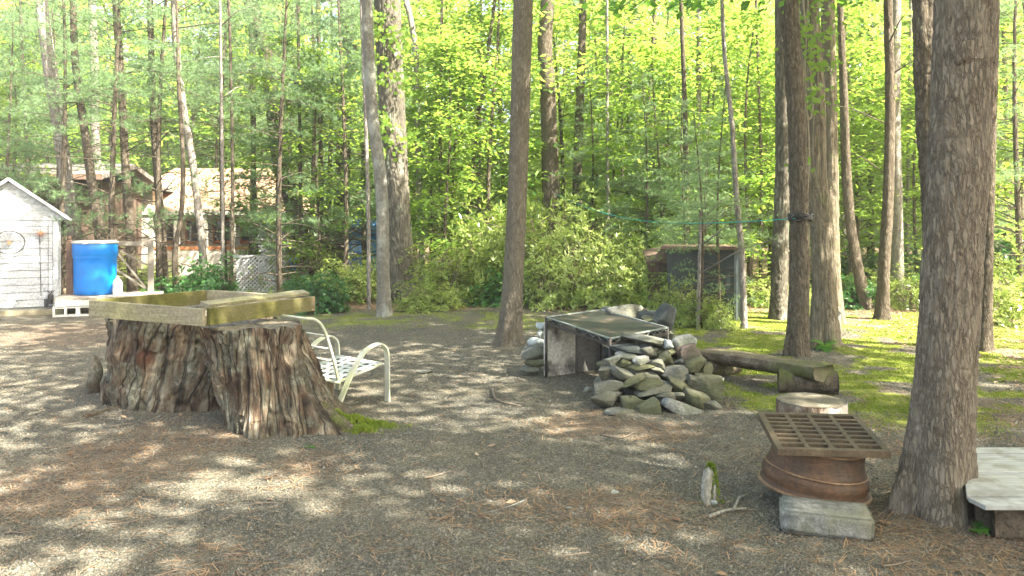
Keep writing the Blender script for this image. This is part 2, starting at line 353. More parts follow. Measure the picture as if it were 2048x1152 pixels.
def scatter_cover():                                             # low seedlings on the forest floor
    x = []; y = []
    for _ in range(420):
        d = RNG.uniform(13.3, 30); cx = RNG.uniform(-.7, .7)*d; k = RNG.integers(6, 22); x.append(cx+RNG.normal(0, .22, k)); y.append(d+RNG.normal(0, .22, k))
    x = np.concatenate(x); y = np.concatenate(y); n = len(x); V = []; 
    z = gh(x, y); L_ = []
    for q in range(5):
        a = RNG.uniform(0, 2*PI, n); h = RNG.uniform(.04, .28, n); l = RNG.uniform(.04, .08, n); ex, ey = np.cos(a), np.sin(a)
        b = np.stack([x+ex*.02, y+ey*.02, z+h], 1); t = np.stack([ex*l, ey*l, RNG.uniform(-.4, .2, n)*l], 1); s = np.stack([-ey*l*.35, ex*l*.35, RNG.uniform(-.1, .1, n)*l], 1)
        L_.append(np.stack([b, b+t*.5+s, b+t, b+t*.5-s], 1))
    V = np.concatenate(L_).reshape(-1, 3)
    o = put('undergrowth', mesh_np('undergrowth', V, np.arange(len(V)).reshape(-1, 4), M['maple_leaf'])); tag(o, 'low green seedlings sprouting from the forest floor', 'undergrowth', kind='stuff')
scatter_cover()

hz_ = MB().box((0, 7, 11.5), (700, 700, 25.2)).mesh('haze', bpy.data.materials.new('haze')); hm = hz_.materials[0]; hm.use_nodes = True; hm.node_tree.nodes.remove(hm.node_tree.nodes['Principled BSDF'])  # added volume, a pale veil that brightens the dark depth of the wood
pv = hm.node_tree.nodes.new('ShaderNodeVolumePrincipled'); pv.inputs['Color'].default_value = (.95, .97, .9, 1); pv.inputs['Density'].default_value = .0019; pv.inputs['Anisotropy'].default_value = .2
hm.node_tree.links.new(pv.outputs[0], hm.node_tree.nodes['Material Output'].inputs['Volume']); ho = put('haze', hz_); tag(ho, 'thin haze volume added to brighten the depth of the wood', kind='stuff')
# ------------------------------------------------------------------ foliage generators
def unit(v): return v/np.maximum(np.linalg.norm(v, axis=-1, keepdims=True), 1e-9)
def kites(b, t, s, l, w):
    """leaf quads: base b, tip dir t, side dir s"""
    l = np.asarray(l).reshape(-1, 1); w = np.asarray(w).reshape(-1, 1)
    return np.stack([b, b+t*l*.45+s*w, b+t*l, b+t*l*.45-s*w], 1).reshape(-1, 3)
def spray_leaves(rng, ends, dirs, per, spread, ll, droop=.25):
    n = len(ends); B = np.repeat(ends, per, 0); D = np.repeat(unit(dirs*[1, 1, .35]), per, 0); m = len(B)
    side = unit(np.cross(D, [0, 0, 1.0])); u = np.cross(side, D)
    a = rng.uniform(-1, 1, m)*spread; f = rng.uniform(-.9, 1, m)*spread*1.1
    B = B+D*f[:, None]+side*(a*(1-.35*np.abs(f)/spread))[:, None]+u*rng.normal(0, spread*.13, m)[:, None]-np.array([0, 0, 1])*(np.abs(a)*droop)[:, None]
    T = unit(D*rng.uniform(-.2, 1.2, m)[:, None]+side*np.sign(a)[:, None]*rng.uniform(.2, 1.2, m)[:, None]+rng.normal(0, .35, (m, 3))+np.array([0, 0, -.25]))
    S_ = unit(np.cross(T, [0, 0, 1.0])+rng.normal(0, .28, (m, 3)))
    l = rng.uniform(.5, 1.45, m)*ll
    return kites(B, T, S_, l, l*.36)
def make_broadleaf(name, seed, height, z0, R, nl, per, ll, trunk_r, mat_leaf, mat_bark, spread=.38, bend=.25):
    rng = np.random.default_rng(seed); mb = MB()
    ph = rng.uniform(0, 6, 2)
    def axis(z): return np.array([math.sin(z*.6+ph[0])*bend*z/height-math.sin(ph[0])*0, math.sin(z*.5+ph[1])*bend*z/height, z])
    zz = np.linspace(0, height*.97, 12); mb.tube([axis(z) for z in zz], [trunk_r*(1-.85*z/height)+.006+(.35*trunk_r if z == 0 else 0) for z in zz], 8)
    ends = []; dirs = []
    for i in range(nl):
        f = (i+rng.random())/nl; z = z0+(height-z0)*f**.9; p = axis(min(z, height*.97)); a = rng.uniform(0, 2*PI)
        prof = R*math.sin(PI*min(1, .18+.8*f))**.7*rng.uniform(.55, 1.1)
        e = p+np.array([math.cos(a)*prof, math.sin(a)*prof, prof*rng.uniform(-.05, .45)])
        mid = (p+e)/2+np.array([0, 0, .08*prof])
        r0 = max(.006, trunk_r*.3*(1-f*.7)); mb.tube([p, mid, e], [r0, r0*.6, .003], 4, False)
        for k in range(5):
            q = p+(e-p)*rng.uniform(.35, 1.0)+rng.normal(0, .12*prof+.05, 3)*[1, 1, .45]; ends.append(q); dirs.append(e-p+rng.normal(0, .5*prof+.01, 3))
    V = spray_leaves(rng, np.array(ends), np.array(dirs), per, spread, ll)
    return mb.mesh(name+' trunk', mat_bark, True), mesh_np(name+' crown', V, np.arange(len(V)).reshape(-1, 4), mat_leaf)
def tufts(rng, C, D, k, L, w):
    n = len(C); B = np.repeat(C, k, 0); A = np.repeat(unit(D), k, 0); m = len(B)
    T = unit(A*.8+rng.normal(0, .62, (m, 3))+[0, 0, .12]); S_ = unit(np.cross(T, rng.normal(0, 1, (m, 3)))); l = (rng.uniform(.6, 1.1, m)*L)[:, None]
    return np.stack([B+S_*w, B-S_*w, B+T*l], 1).reshape(-1, 3)
def make_pine(name, seed, height, trunk_r, R, bare, mat_bark, gap=.42, L=.12, w=.0042, k=15):
    rng = np.random.default_rng(seed); mb = MB(); zz = np.linspace(0, height, 10); ph = rng.uniform(0, 6)
    ax = lambda z: np.array([.1*math.sin(z*.5+ph)*z/height*2, .1*math.cos(z*.4+ph)*z/height*2, z])
    mb.tube([ax(z) for z in zz], [trunk_r*(1-.9*z/height)+.005 for z in zz], 7); C = []; D = []; z = .5
    while z < height-.1:
        nb = rng.integers(4, 7); a0 = rng.uniform(0, 6)
        for i in range(nb):
            a = a0+2*PI*i/nb+rng.normal(0, .2); f = z/height; ln = R*min(1, (1-f)*1.5+.12)*rng.uniform(.6, 1.15)
            isbare = z < bare; 
            if isbare: ln *= .65
            p = ax(min(height, max(.2, z+rng.normal(0, .13)))); d = np.array([math.cos(a), math.sin(a), rng.uniform(-.05, .6)]); up = -rng.uniform(.05, .4)*ln
            pts = [p+d*ln*t+np.array([0, 0, up*t*t]) for t in (0, .35, .7, 1)]
            mb.tube(pts, [.013*(1-f)+.004, .009*(1-f)+.003, .005, .002], 3, False)
            if isbare and rng.random() < .8:
                for q in range(2):
                    t = rng.uniform(.3, .9); b = p+d*ln*t; mb.tube([b, b+(d*.5+rng.normal(0, .5, 3)*[1, 1, .4])*.35*ln], [.004, .0015], 3, False)
                continue
            side = np.array([-math.sin(a), math.cos(a), 0])
            for t in np.arange(.25, 1.01, .11/max(ln, .4)*.9):
                for sgn in (-1, 1):
                    tl = (1-t*.75)*ln*.42*rng.uniform(.5, 1.1); b = p+d*ln*t+np.array([0, 0, up*t*t])
                    tip = b+(side*sgn+d*.8)*tl+np.array([0, 0, rng.uniform(-.16, .2)*tl*2])
                    for q in np.arange(.35, 1.01, .13/max(tl, .13)): C.append(b+(tip-b)*q+rng.normal(0, .03, 3)); D.append(tip-b+[0, 0, .05])
            C.append(pts[-1]); D.append(d)
        z += gap*rng.uniform(.75, 1.2)
    C = np.array(C); D = np.array(D); V = tufts(rng, C, D, k, L, w)
    return mb.mesh(name+' trunk', mat_bark, True), mesh_np(name+' crown', V, np.arange(len(V)).reshape(-1, 3), M['pine_needle'])
def make_shrub(name, seed, h, R, nst, nw, ll, ratio, mat, dens=8, up=.3):
    rng = np.random.default_rng(seed); mb = MB(); C = []; D = []
    for i in range(nst):
        a = rng.uniform(0, 2*PI); r = R*rng.uniform(.1, .8); e = np.array([math.cos(a)*r, math.sin(a)*r, h*rng.uniform(.5, .95)*math.sqrt(max(.15, 1-(r/R)**2))])
        b = np.array([math.cos(a)*r*.15, math.sin(a)*r*.15, 0]); mid = (b+e)/2+rng.normal(0, .1*R, 3); mb.tube([b, mid, e], [.016, .011, .004], 4, False)
        for q in range(4):
            m_ = b+(e-b)*rng.uniform(.3, .95); t2 = m_+rng.normal(0, .28*R, 3)*[1, 1, .7]; mb.tube([m_, (m_+t2)/2+rng.normal(0, .03, 3), t2], [.008, .005, .003], 3, False)
    u = unit(rng.normal(0, 1, (nw, 3))); rr = rng.uniform(.25, 1, nw)**.5; u[:, 2] = np.abs(u[:, 2])
    lump = 1+.75*fbm(u[:, 0]*2.4+seed, u[:, 1]*2, u[:, 2]*2, seed, 3)
    C = u*(rr*lump)[:, None]*[R, R, h*.98]; C[:, 2] = np.maximum(C[:, 2], .06); D = unit(u+[0, 0, .7])
    B = np.repeat(C, dens, 0); A = np.repeat(D, dens, 0); m = len(B)
    T = unit(np.cross(A, rng.normal(0, 1, (m, 3)))+A*up+rng.normal(0, .15, (m, 3))); S_ = unit(np.cross(T, A)+rng.normal(0, .15, (m, 3))); l = rng.uniform(.65, 1.15, m)*ll
    V = kites(B+T*.01, T, S_, l, l*ratio)
    return mb.mesh(name+' stems', M['twig'], True), mesh_np(name+' leaves', V, np.arange(len(V)).reshape(-1, 4), mat)

BL = [make_broadleaf('understory broadleaf', 21+i, 7.5, .9+.4*(i % 2), 2.0, 58, 16, .125, .05, M['lime_leaf'], M['brown_bark'], .36) for i in range(3)]
BM = [make_broadleaf('tall broadleaf', 41+i, 13, 2.2, 3.0, 95, 16, .17, .11, M['lime_leaf'], M['brown_bark'], .5) for i in range(2)]
PN = [make_pine('young white pine', 61+i, 7.5, .055, 1.7, (.9, 2.4, 3.2)[i], M['brown_bark']) for i in range(3)]
SH = [make_shrub('laurel', 81+i, 1.0, .85, 11, 430, .105, .16, M['laurel_leaf'], 7) for i in range(3)]
BU = [make_shrub('round bush', 95+i, 1.0, .85, 9, 520, .1, .26, M['bush_leaf'], 8) for i in range(2)]

def crown_only(name, seed, R, h, nspr, per, ll, mat, spread=.55):
    rng = np.random.default_rng(seed); u = unit(rng.normal(0, 1, (nspr, 3))); r = rng.uniform(.2, 1, nspr)**.45
    lump = 1+.35*fbm(u[:, 0]*1.7+seed, u[:, 1]*1.7, u[:, 2]*1.7, seed, 3)
    C = u*(r*lump)[:, None]*[R, R, h/2]; V = spray_leaves(rng, C, C*[1, 1, .3]+rng.normal(0, .3, C.shape), per, spread, ll)
    return mesh_np(name, V, np.arange(len(V)).reshape(-1, 4), mat)
CROWN = [crown_only('canopy crown', 5+i, 2.6, 4.2, 128, 28, .17, M['lime_leaf'], .42) for i in range(3)]
CROWNM = [crown_only('maple crown', 15+i, 2.6, 4.2, 130, 28, .16, M['maple_leaf'], .42) for i in range(2)]

# ------------------------------------------------------------------ traced trees (trunk follows the picture's course at its own distance)
def trunk_mesh(name, pts, rad, mat, nth, nz, amp, flare, seed, roots=5, plates=1.0):
    """pts world-relative list, rad list, from ground up"""
    C = spline(pts, nz); R = spline([(r, 0, 0) for r in rad], nz)[:, 0]
    s = np.concatenate([[0], np.cumsum(np.linalg.norm(np.diff(C, axis=0), axis=1))])
    th = np.linspace(0, 2*PI, nth, endpoint=False)+PI/2
    T = np.gradient(C, axis=0); T = unit(T); X = unit(np.cross([0, 1.0, 0], T)); Y = np.cross(T, X)
    SS, TH = np.meshgrid(s, th, indexing='ij'); RR = R[:, None]*np.ones_like(TH)
    fl = flare*np.exp(-SS/(2.2*RR+.02)); rng = np.random.default_rng(seed); ph = rng.uniform(0, 6)
    lobes = .5+.5*np.cos(roots*TH+ph+.6*np.sin(2*TH))
    RR = RR*(1+fl*(.35+.9*lobes)+.05*np.sin(2*TH+ph+SS*.7)+.03*np.sin(3*TH+SS*1.6+ph))
    k = max(6, int(round(2*PI*R[0]/.05*plates))); tx = (TH-PI/2)/(2*PI)
    wob = vnoise(tx*6, SS*3, 0, seed+3, 6)
    a1 = np.abs(vnoise(tx*k+0*wob, SS*6+wob*2, 0, seed, k)); a2 = np.abs(vnoise(tx*k*2, SS*17, 0, seed+1, k*2)); a3 = vnoise(tx*k*4, SS*45, 0, seed+2, k*4)
    RR = RR+amp*(np.minimum(a1*3, 1)-.6)+amp*.5*(np.minimum(a2*2.5, 1)-.5)+amp*.25*a3
    V = C[:, None]+RR[..., None]*(np.cos(TH)[..., None]*X[:, None]+np.sin(TH)[..., None]*Y[:, None])
    i = np.arange(nz*nth).reshape(nz, nth); j = np.roll(i, -1, 1)
    F = np.stack([i[:-1], j[:-1], j[1:], i[1:]], -1).reshape(-1, 4)
    return mesh_np(name, V.reshape(-1, 3), F, mat, True)
TREES = []
def traced(label, path, d, w, mat, cat='tree', top=9.5, crown=None, cs=1.0, nth=None, amp=.008, flare=.5, name='tree', group=None, base=None, seed=None, limbs=0, roots=5):
    """path: [(x,y)...] bottom to top in the picture, w px widths (bottom, top)"""
    seed = seed or int(path[0][0])
    pts = [P(x, y, d) for x, y in path]
    if base is not None: pts[0] = Vector((pts[0].x, pts[0].y, 0))
    if pts[0].z > .02: q = pts[0]+(pts[0]-pts[1])*(pts[0].z/max(.01, (pts[1]-pts[0]).z))*.8; q.z = 0; pts.insert(0, q)
    pts[0].z = min(pts[0].z, -.03)
    r0, r1 = w[0]/2*d/FOC, w[1]/2*d/FOC
    zt = pts[-1].z
    if zt < top:
        dv = (pts[-1]-pts[-2]); dv = dv/max(dv.z, .1)*(top-zt); dv.x *= .5
        pts.append(pts[-1]+dv*.5+Vector((0, 0, 0))); pts.append(pts[-1]+dv*.5)
    h = pts[-1].z; hz = max(.5, zt)
    rad = [max(.012, r0+(r1-r0)*min(1, p.z/hz) if p.z <= hz else r1*(1-.6*(p.z-hz)/max(.1, h-hz))) for p in pts]
    b = Vector((pts[0].x, pts[0].y, 0)); t = thing(name, label, cat, b, group)
    nth = nth or int(min(220, max(14, w[0]*1.3))); nz = int(min(900, max(24, h*d and h*FOC/d*.30)))
    me = trunk_mesh('trunk', [p-b for p in pts], rad, mat, nth, nz, amp, flare, seed, roots); put('trunk', me, t)
    if crown is not None and d < 12:
        c = pts[-1]-b; put('crown', crown, t, (c.x, c.y, c.z+.3), (0, 0, random.uniform(0, 6)), (cs*(.8 if d > 11 else 1),)*3)
    if limbs:
        rr = random.Random(seed)
        for i in range(limbs):
            q = pts[-1]*1.0; f = rr.uniform(.35, .95); k = min(len(pts)-2, int(f*(len(pts)-1))); q = pts[k].lerp(pts[k+1], rr.random())-b
            a = rr.uniform(0, 6.28); ln = rr.uniform(.5, 1.3); e = q+Vector((math.cos(a)*ln, math.sin(a)*ln, rr.uniform(.1, .6)))
            MB().tube([q, (q+e)/2+Vector((0, 0, .08)), e], [.014, .009, .003], 5).build('limb', mat, t, True)
    TREES.append(t); return t
c0, c1, c2 = CROWN; m0, m1 = CROWNM
big = traced('large thick pine trunk with flaky grey-brown bark beside the rusty grate', [(1868, 1035), (1872, 980), (1880, 880), (1893, 700), (1904, 500), (1916, 300), (1927, 100), (1932, 0)], 4.05, (104, 106), M['pine_bark'], top=9, crown=m0, cs=1.15, nth=260, amp=.006, flare=.75, name='pine_tree', roots=4)
traced('dark knobbly trunk half hidden behind the large pine on the right', [(1880, 815), (1872, 560), (1866, 400), (1852, 200), (1847, 0)], 6.2, (42, 40), M['brown_bark'], crown=c0, cs=.9, amp=.012)
traced('slim dark straight trunk just right of the large pine', [(1966, 700), (1972, 500), (1980, 250), (1986, 0)], 9.46, (27, 22), M['brown_bark'], crown=c1, top=8)
traced('smooth straight grey-brown trunk between the chair and the stone fireplace', [(1018, 690), (1024, 620), (1032, 450), (1039, 250), (1043, 120), (1047, 0)], 9.77, (42, 38), M['smooth_bark'], crown=c2, top=9.5, cs=1.1, nth=120, amp=.004, flare=.55, name='pine_tree')
traced('massive old oak trunk with deep furrowed bark behind the chair', [(800, 603), (797, 520), (792, 400), (785, 250), (779, 100), (775, 0)], 15.3, (56, 50), M['oak_bark'], crown=c0, top=12, cs=1.5, nth=150, amp=.02, flare=.35, name='oak_tree')
traced('slender pale grey trunk standing just in front of the massive oak', [(768, 632), (766, 540), (764, 400), (757, 320), (746, 240), (738, 120), (734, 0)], 13, (25, 21), M['ash_bark'], crown=c1, top=9, cs=1, amp=.006, flare=.5)
traced('dark rough trunk with the green line tied round it', [(1592, 716), (1597, 600), (1599, 450), (1594, 250), (1584, 100), (1579, 0)], 8.85, (37, 34), M['brown_bark'], crown=m1, top=8.5, cs=1.0, nth=110, amp=.01, flare=.5)
traced('tan ridged trunk lit along its right side and wrapped by vines', [(1648, 692), (1648, 560), (1641, 440), (1631, 350), (1630, 220), (1624, 110), (1618, 0)], 9.65, (44, 34), M['ridge_bark'], crown=c2, top=9, cs=1.0, nth=120, amp=.012, flare=.75)
traced('straight ridged trunk close behind the vine covered trunk', [(1674, 650), (1665, 520), (1662, 350), (1659, 150), (1655, 0)], 11.8, (27, 24), M['ridge_bark'], crown=c0, top=9, amp=.012)
traced('leaning dark trunk curving left above the moss on the right', [(1733, 622), (1716, 540), (1700, 440), (1692, 330), (1688, 200), (1680, 0)], 14, (21, 12), M['brown_bark'], crown=BL and c1, top=8, cs=.8)
traced('dark trunk with dead twigs at its foot, right of the leaning trunk', [(1765, 640), (1768, 540), (1776, 400), (1780, 200), (1776, 0)], 12.5, (24, 15), M['brown_bark'], crown=c2, top=8, cs=.8, limbs=4)
traced('pale sunlit trunk directly behind the dark trunk with dead twigs', [(1796, 620), (1794, 420), (1790, 200), (1792, 0)], 14.5, (22, 19), M['pale_bark'], crown=c0, top=9, cs=.8)
traced('broad dark trunk left of the tree tied with green line', [(1556, 640), (1560, 500), (1566, 330), (1564, 150), (1562, 0)], 12.6, (30, 24), M['oak_bark'], crown=c1, top=9, amp=.012, flare=.35)
traced('light brown curved trunk rising beside the dark green metal shed', [(1488, 652), (1484, 520), (1472, 380), (1464, 250), (1450, 120), (1444, 0)], 11.5, (12, 7), M['pale_bark'], crown=c2, top=7, cs=.75)
traced('thick brown trunk rising out of the laurel thicket right of centre', [(1104, 600), (1102, 380), (1096, 200), (1090, 90), (1096, 0)], 18, (36, 28), M['brown_bark'], crown=c0, top=10, cs=1.3, amp=.012)
traced('thinner dark trunk beside the thick brown one above the laurels', [(1156, 590), (1154, 380), (1160, 200), (1166, 0)], 19, (20, 14), M['brown_bark'], crown=c1, top=9, cs=1)
traced('pale forked trunk leaning above the shrubs right of the oak', [(845, 590), (842, 450), (836, 300), (832, 120), (822, 40), (812, 0)], 18, (12, 11), M['pale_bark'], crown=c2, top=9)
traced('tall dark double trunk tree high above the pines left of the oak', [(676, 590), (682, 440), (690, 220), (700, 90), (690, 0)], 20, (32, 26), M['oak_bark'], crown=c0, top=11, cs=1.2, amp=.014)
traced('thick leaning trunk with reddish peeling bark behind the cottage path', [(622, 560), (604, 480), (580, 390), (560, 330), (548, 240), (530, 100), (500, 0)], 19, (32, 26), M['brown_bark'], crown=c1, top=10, cs=1.2, amp=.014)
traced('pale lichen spotted trunk leaning left behind the blue barrel', [(166, 570), (150, 470), (136, 380), (116, 240), (100, 140), (82, 0)], 15.6, (26, 22), M['pale_bark'], crown=c2, top=9, cs=1.1, nth=60, amp=.006)
traced('dark mossy trunk leaning between the barrel and the brown cabin', [(214, 575), (200, 470), (186, 380), (172, 280), (152, 140), (146, 0)], 15.2, (20, 12), M['brown_bark'], crown=c0, top=8)
traced('straight slender dark pine trunk right of the blue barrel', [(266, 590), (260, 460), (250, 320), (242, 160), (232, 0)], 15, (18, 13), M['brown_bark'], top=9, crown=c1, limbs=9, name='pine_tree')
traced('bent slender trunk in front of the cottage window posts', [(330, 590), (324, 470), (314, 340), (305, 200), (300, 0)], 15.5, (15, 11), M['brown_bark'], top=8, crown=c2, limbs=7)
traced('crooked slim trunk with lichen at the right of the cottage porch', [(412, 590), (403, 480), (386, 330), (366, 210), (352, 90), (348, 0)], 15.3, (15, 12), M['pale_bark'], top=8, crown=c0, limbs=5)
traced('thin dark crooked stem between the two cottage porch trunks', [(352, 600), (350, 510), (362, 430), (366, 330), (358, 180)], 14.6, (11, 7), M['brown_bark'], top=6, limbs=5)
traced('paired pale trunk glowing behind the dark mossy leaning trunk', [(200, 590), (196, 400), (190, 250), (188, 120), (184, 0)], 19.5, (18, 14), M['pale_bark'], top=10, crown=c1, cs=1.2)
sap = 'thin straight sapling stem among the shrubs behind the yard'
for k, (x0, y0, x1, d, w) in enumerate(((446, 585, 440, 14.5, 7), (462, 560, 458, 16, 7), (604, 560, 596, 17, 8), (738, 590, 722, 14, 8), (886, 560, 884, 18, 8), (1372, 600, 1362, 15, 12), (1400, 600, 1398, 17, 13), (1256, 590, 1262, 20, 12),
                                       (1300, 570, 1310, 22, 14), (950, 590, 962, 19, 8), (60, 520, 40, 17, 7), (1520, 600, 1512, 16, 7), (1812, 590, 1822, 17, 8), (930, 560, 990, 18, 9), (640, 570, 636, 19, 11), (1690, 560, 1684, 19, 9), (2010, 590, 2006, 17, 11), (1745, 560, 1740, 20, 10), (1220, 590, 1214, 17, 7), (500, 580, 506, 20, 12))):
    traced(sap, [(x0, y0+12), (x0*.7+x1*.3+random.uniform(-5, 5), y0*.6), (x1, 0)], d, (w, w*.65), M['brown_bark' if k % 3 else 'pale_bark'], top=8, group='thin saplings behind the yard', name='sapling', limbs=4 if d < 18 else 0, flare=.2)
traced('bare whitish dead sapling in front of the metal shed', [(1396, 655), (1398, 560), (1400, 470), (1401, 420)], 11.4, (7, 5), M['pale_bark'], top=1, name='dead_sapling', limbs=5, flare=.1)

# ------------------------------------------------------------------ trees of the wood (copies of a few grown ones)
def tree_copy(kind, var, x, y, sc, label, cat, group, name, sz=1):
    t = thing(name, label, cat, (x, y, -.02), group, rz=random.uniform(0, 6.28)); a, b = kind[var % len(kind)]
    t.scale = (sc, sc, sc*sz); put('trunk', a, t); put('crown', b, t); return t
g1 = 'young broadleaf trees of the wood'; l1 = 'young broadleaf tree with bright lime leaves in the wood behind the yard'
g2 = 'tall broadleaf trees deep in the wood'; l2 = 'tall broadleaf tree with sunlit crown deep in the wood'
g3 = 'young white pines of the wood'; l3 = 'young white pine with soft blue-green needles in the wood'
rr = random.Random(3)
for x, y in ((770, 300), (860, 200), (905, 330), (960, 180), (1010, 300), (1120, 260), (1190, 150), (1230, 330), (1290, 240), (1360, 150), (1420, 330), (1500, 220), (1540, 380), (1620, 200), (1690, 330), (1740, 220), (1790, 380), (1850, 260), (1900, 400), (1990, 300), (2050, 380), (2080, 200), (20, 200), (-60, 300), (120, 100), (330, 120), (520, 100), (1460, 420), (1710, 450), (870, 420), (1330, 60), (1560, 60), (980, 40), (40, 420), (2020, 480), (1830, 470)):
    d = rr.uniform(17, 26) if x > 620 else rr.uniform(27, 32); sc = rr.uniform(.8, 1.25); px = (x-1024)/FOC*d
    tree_copy(BL, rr.randrange(3), px, d, sc, l1, 'tree', g1, 'broadleaf_tree')
for ring, (d0, n) in enumerate(((40, 15), (50, 17))):
    for i in range(n):
        u = -.80+1.6*(i+.5)/n+rr.uniform(-.04, .04); d = d0+rr.uniform(-3, 3)
        tree_copy(BM, rr.randrange(2), u*d, d, rr.uniform(.95, 1.3)*(1+ring*.12), l2, 'tree', g2, 'broadleaf_tree')
PINES = [(1401, 11.45, 2, .42), (1440, 12.0, 1, .5), (225, 14.4, 2, 1.05), (320, 15.2, 2, 1.1), (120, 14.7, 2, 1.0), (110, 16.8, 1, .9), (15, 15.8, 0, .8), (450, 18, 2, 1.15), (510, 19, 2, 1.2), (560, 15.5, 2, 1.05), (620, 17.5, 0, 1.1), (690, 16.5, 2, 1.05), (730, 19, 2, 1.2), (655, 20, 2, 1.3), (60, 19, 2, 1.1), (-30, 17, 1, 1.1),
         (580, 23, 0, 1.4), (1290, 15.5, 0, .62), (1370, 14.2, 0, .52), (1330, 17, 0, .75), (1415, 13.9, 0, .46), (1180, 18, 0, .7), (1250, 19, 1, 1), (2040, 13.5, 1, 1.0), (2075, 16, 0, 1.1), (2000, 19, 1, 1.1), (1830, 20, 0, .7), (1780, 19, 0, .45), (860, 17, 0, .45), (120, 18.5, 2, 1.1)]
for x, d, sc in ((890, 16.5, .75), (1320, 16, .7), (1500, 14.8, .75), (1700, 15.6, .8), (1835, 15.6, .7), (560, 18, .8), (2040, 15.2, .9), (1600, 17, .8), (1420, 17, .8), (1930, 17, .8), (640, 16.6, .7), (20, 18, .8)):
    tree_copy(BL, rr.randrange(3), (x-1024)/FOC*d, d, sc, l1, 'tree', g1, 'broadleaf_tree')
for i in range(34):
    u = -.76+1.52*(i+.5)/34+rr.uniform(-.02, .02); d = rr.uniform(27.5, 36)
    tree_copy(BL, rr.randrange(3), u*d, d, rr.uniform(1.25, 1.6), l1, 'tree', g1, 'broadleaf_tree')
for x, d, v, sc in PINES:
    tree_copy(PN, v, (x-1024)/FOC*d, d, sc, l3, 'pine tree', g3, 'pine_tree')
# canopy trees standing beside and behind the photographer; they shade the yard
l4 = 'tall broadleaf tree at the edge of the yard shading the gravel'
def canopy(x, y, h, cs, v, r=.16):
    t = thing('broadleaf_tree', l4, 'tree', (x, y, 0), 'tall trees round the yard edge')
    mb = MB(); mb.tube([(0, 0, -.1), (.05, .03, h*.4), (0, .1, h*.8), (0, 0, h+1.5)], [r*1.3, r, r*.75, .04], 12)
    for i in range(9):
        a = rr.uniform(0, 6.28); z = h*rr.uniform(.75, 1.05); mb.tube([(0, .05, z), (math.cos(a)*1.1, math.sin(a)*1.1, z+.7), (math.cos(a)*2.2*cs, math.sin(a)*2.2*cs, z+1)], [r*.35, r*.2, .015], 6)
    mb.build('trunk', M['oak_bark'], t, True); put('crown', (CROWN+CROWNM)[v % 5], t, (0, 0, h+.6), (0, 0, rr.uniform(0, 6)), (cs, cs, cs*.9))
CAN = [(5.5, .3, 8.5, 1.0), (8.6, -2.2, 9.5, 1.0), (10.5, 2.6, 9, 1.1), (7.2, 4.6, 8, .85), (12.5, -1, 11, 1.05), (3.4, -3.6, 9, 1.0), (6.3, -6, 10.5, 1.0), (1.2, -1.0, 10.5, .8), (9.3, .2, 11, 1), (15.5, 1.8, 12, 1.1), (8.6, 6.6, 8, .7)]
for i, (x, y, h, c) in enumerate(CAN): canopy(x, y, h, c, i)
def far_wood():
    rng = np.random.default_rng(5); n = 70000; a = rng.uniform(-1.0, 1.0, n); d = rng.uniform(60, 78, n)
    x = np.sin(a)*d*1.0; y = np.cos(a)*d; top = 10+6*fbm(x*.08, y*.08, 0, 3, 3)
    z = rng.uniform(0, 1, n)*top; B = np.stack([x, y, z], 1); T = unit(rng.normal(0, 1, (n, 3))+[0, 0, -.3]); S_ = unit(np.cross(T, rng.normal(0, 1, (n, 3)))); l = rng.uniform(.5, 1.0, n)
    V = kites(B, T, S_, l, l*.4); o = put('far_wood', mesh_np('far wood', V, np.arange(len(V)).reshape(-1, 4), M['far_leaf'])); tag(o, 'distant sunlit green wood closing the view', 'wood', kind='stuff')
far_wood()

# ------------------------------------------------------------------ shrubs
def shrub(kind, v, x, d, w, h, label, group=None, name='shrub', cat='shrub'):
    t = thing(name, label, cat, ((x-1024)/FOC*d, d, 0), group, rz=rr.uniform(0, 6)); a, b = kind[v % len(kind)]
    k = w/1.7; t.scale = (k, k, h); put('stem', a, t); put('foliage', b, t); return t
lg = 'laurel bushes of the thicket'; ll_ = 'tall laurel bush with glossy pale leaves in the thicket behind the stone fireplace'
for i, (x, d, w, h) in enumerate(((900, 15, 1.9, 1.2), (960, 15.8, 2.0, 1.7), (930, 17, 2.2, 2.0), (1070, 15.2, 1.9, 2.0), (1110, 16.2, 2.2, 2.25), (1140, 14.8, 1.9, 1.7), (1180, 15.8, 2.0, 2.0), (1225, 14.8, 1.9, 1.5), (1265, 15.8, 2.0, 1.7), (1000, 16.6, 2.1, 1.9), (1310, 15.2, 1.8, 1.2), (1090, 14.3, 1.4, 1.0), (1200, 14.2, 1.5, .9), (1040, 17.6, 2.2, 2.2), (1345, 14.4, 1.5, 1.1), (1160, 17.6, 2.4, 2.3))):
    shrub(SH, i, x, d, w, h, ll_, lg, 'laurel_bush')
shrub(BU, 0, 640, 13.6, 1.15, .72, 'dense round dark green bush left of the pale grey trunk', name='round_bush')
shrub(BU, 1, 598, 14.1, .7, .62, 'small leafy bush touching the left side of the dense round bush', name='round_bush')
shrub(BU, 1, 420, 14.2, 1.3, .95, 'bushy green shrub under the cottage corner, left of the lattice', name='leafy_shrub')
shrub(BU, 0, 350, 14.6, 1.2, .55, 'low green shrub just right of the deck rail', name='leafy_shrub')
shrub(SH, 1, 690, 15.2, 1.7, .95, 'olive laurel shrub between the round bush and the oak', name='laurel_bush')
shrub(SH, 2, 610, 17, 1.9, 1.3, 'olive laurel shrub behind the round bush', name='laurel_bush')
shrub(SH, 0, 840, 13.8, 1.1, .5, 'small pale leafy plant at the foot of the oak', name='laurel_bush')
shrub(SH, 0, 1330, 12.2, .5, .5, 'bright yellow-green small shrub beside the bare dead sapling', name='laurel_bush')
shrub(SH, 0, 1362, 11.8, .8, .75, 'leafy laurel screening the left half of the metal shed', name='laurel_bush')
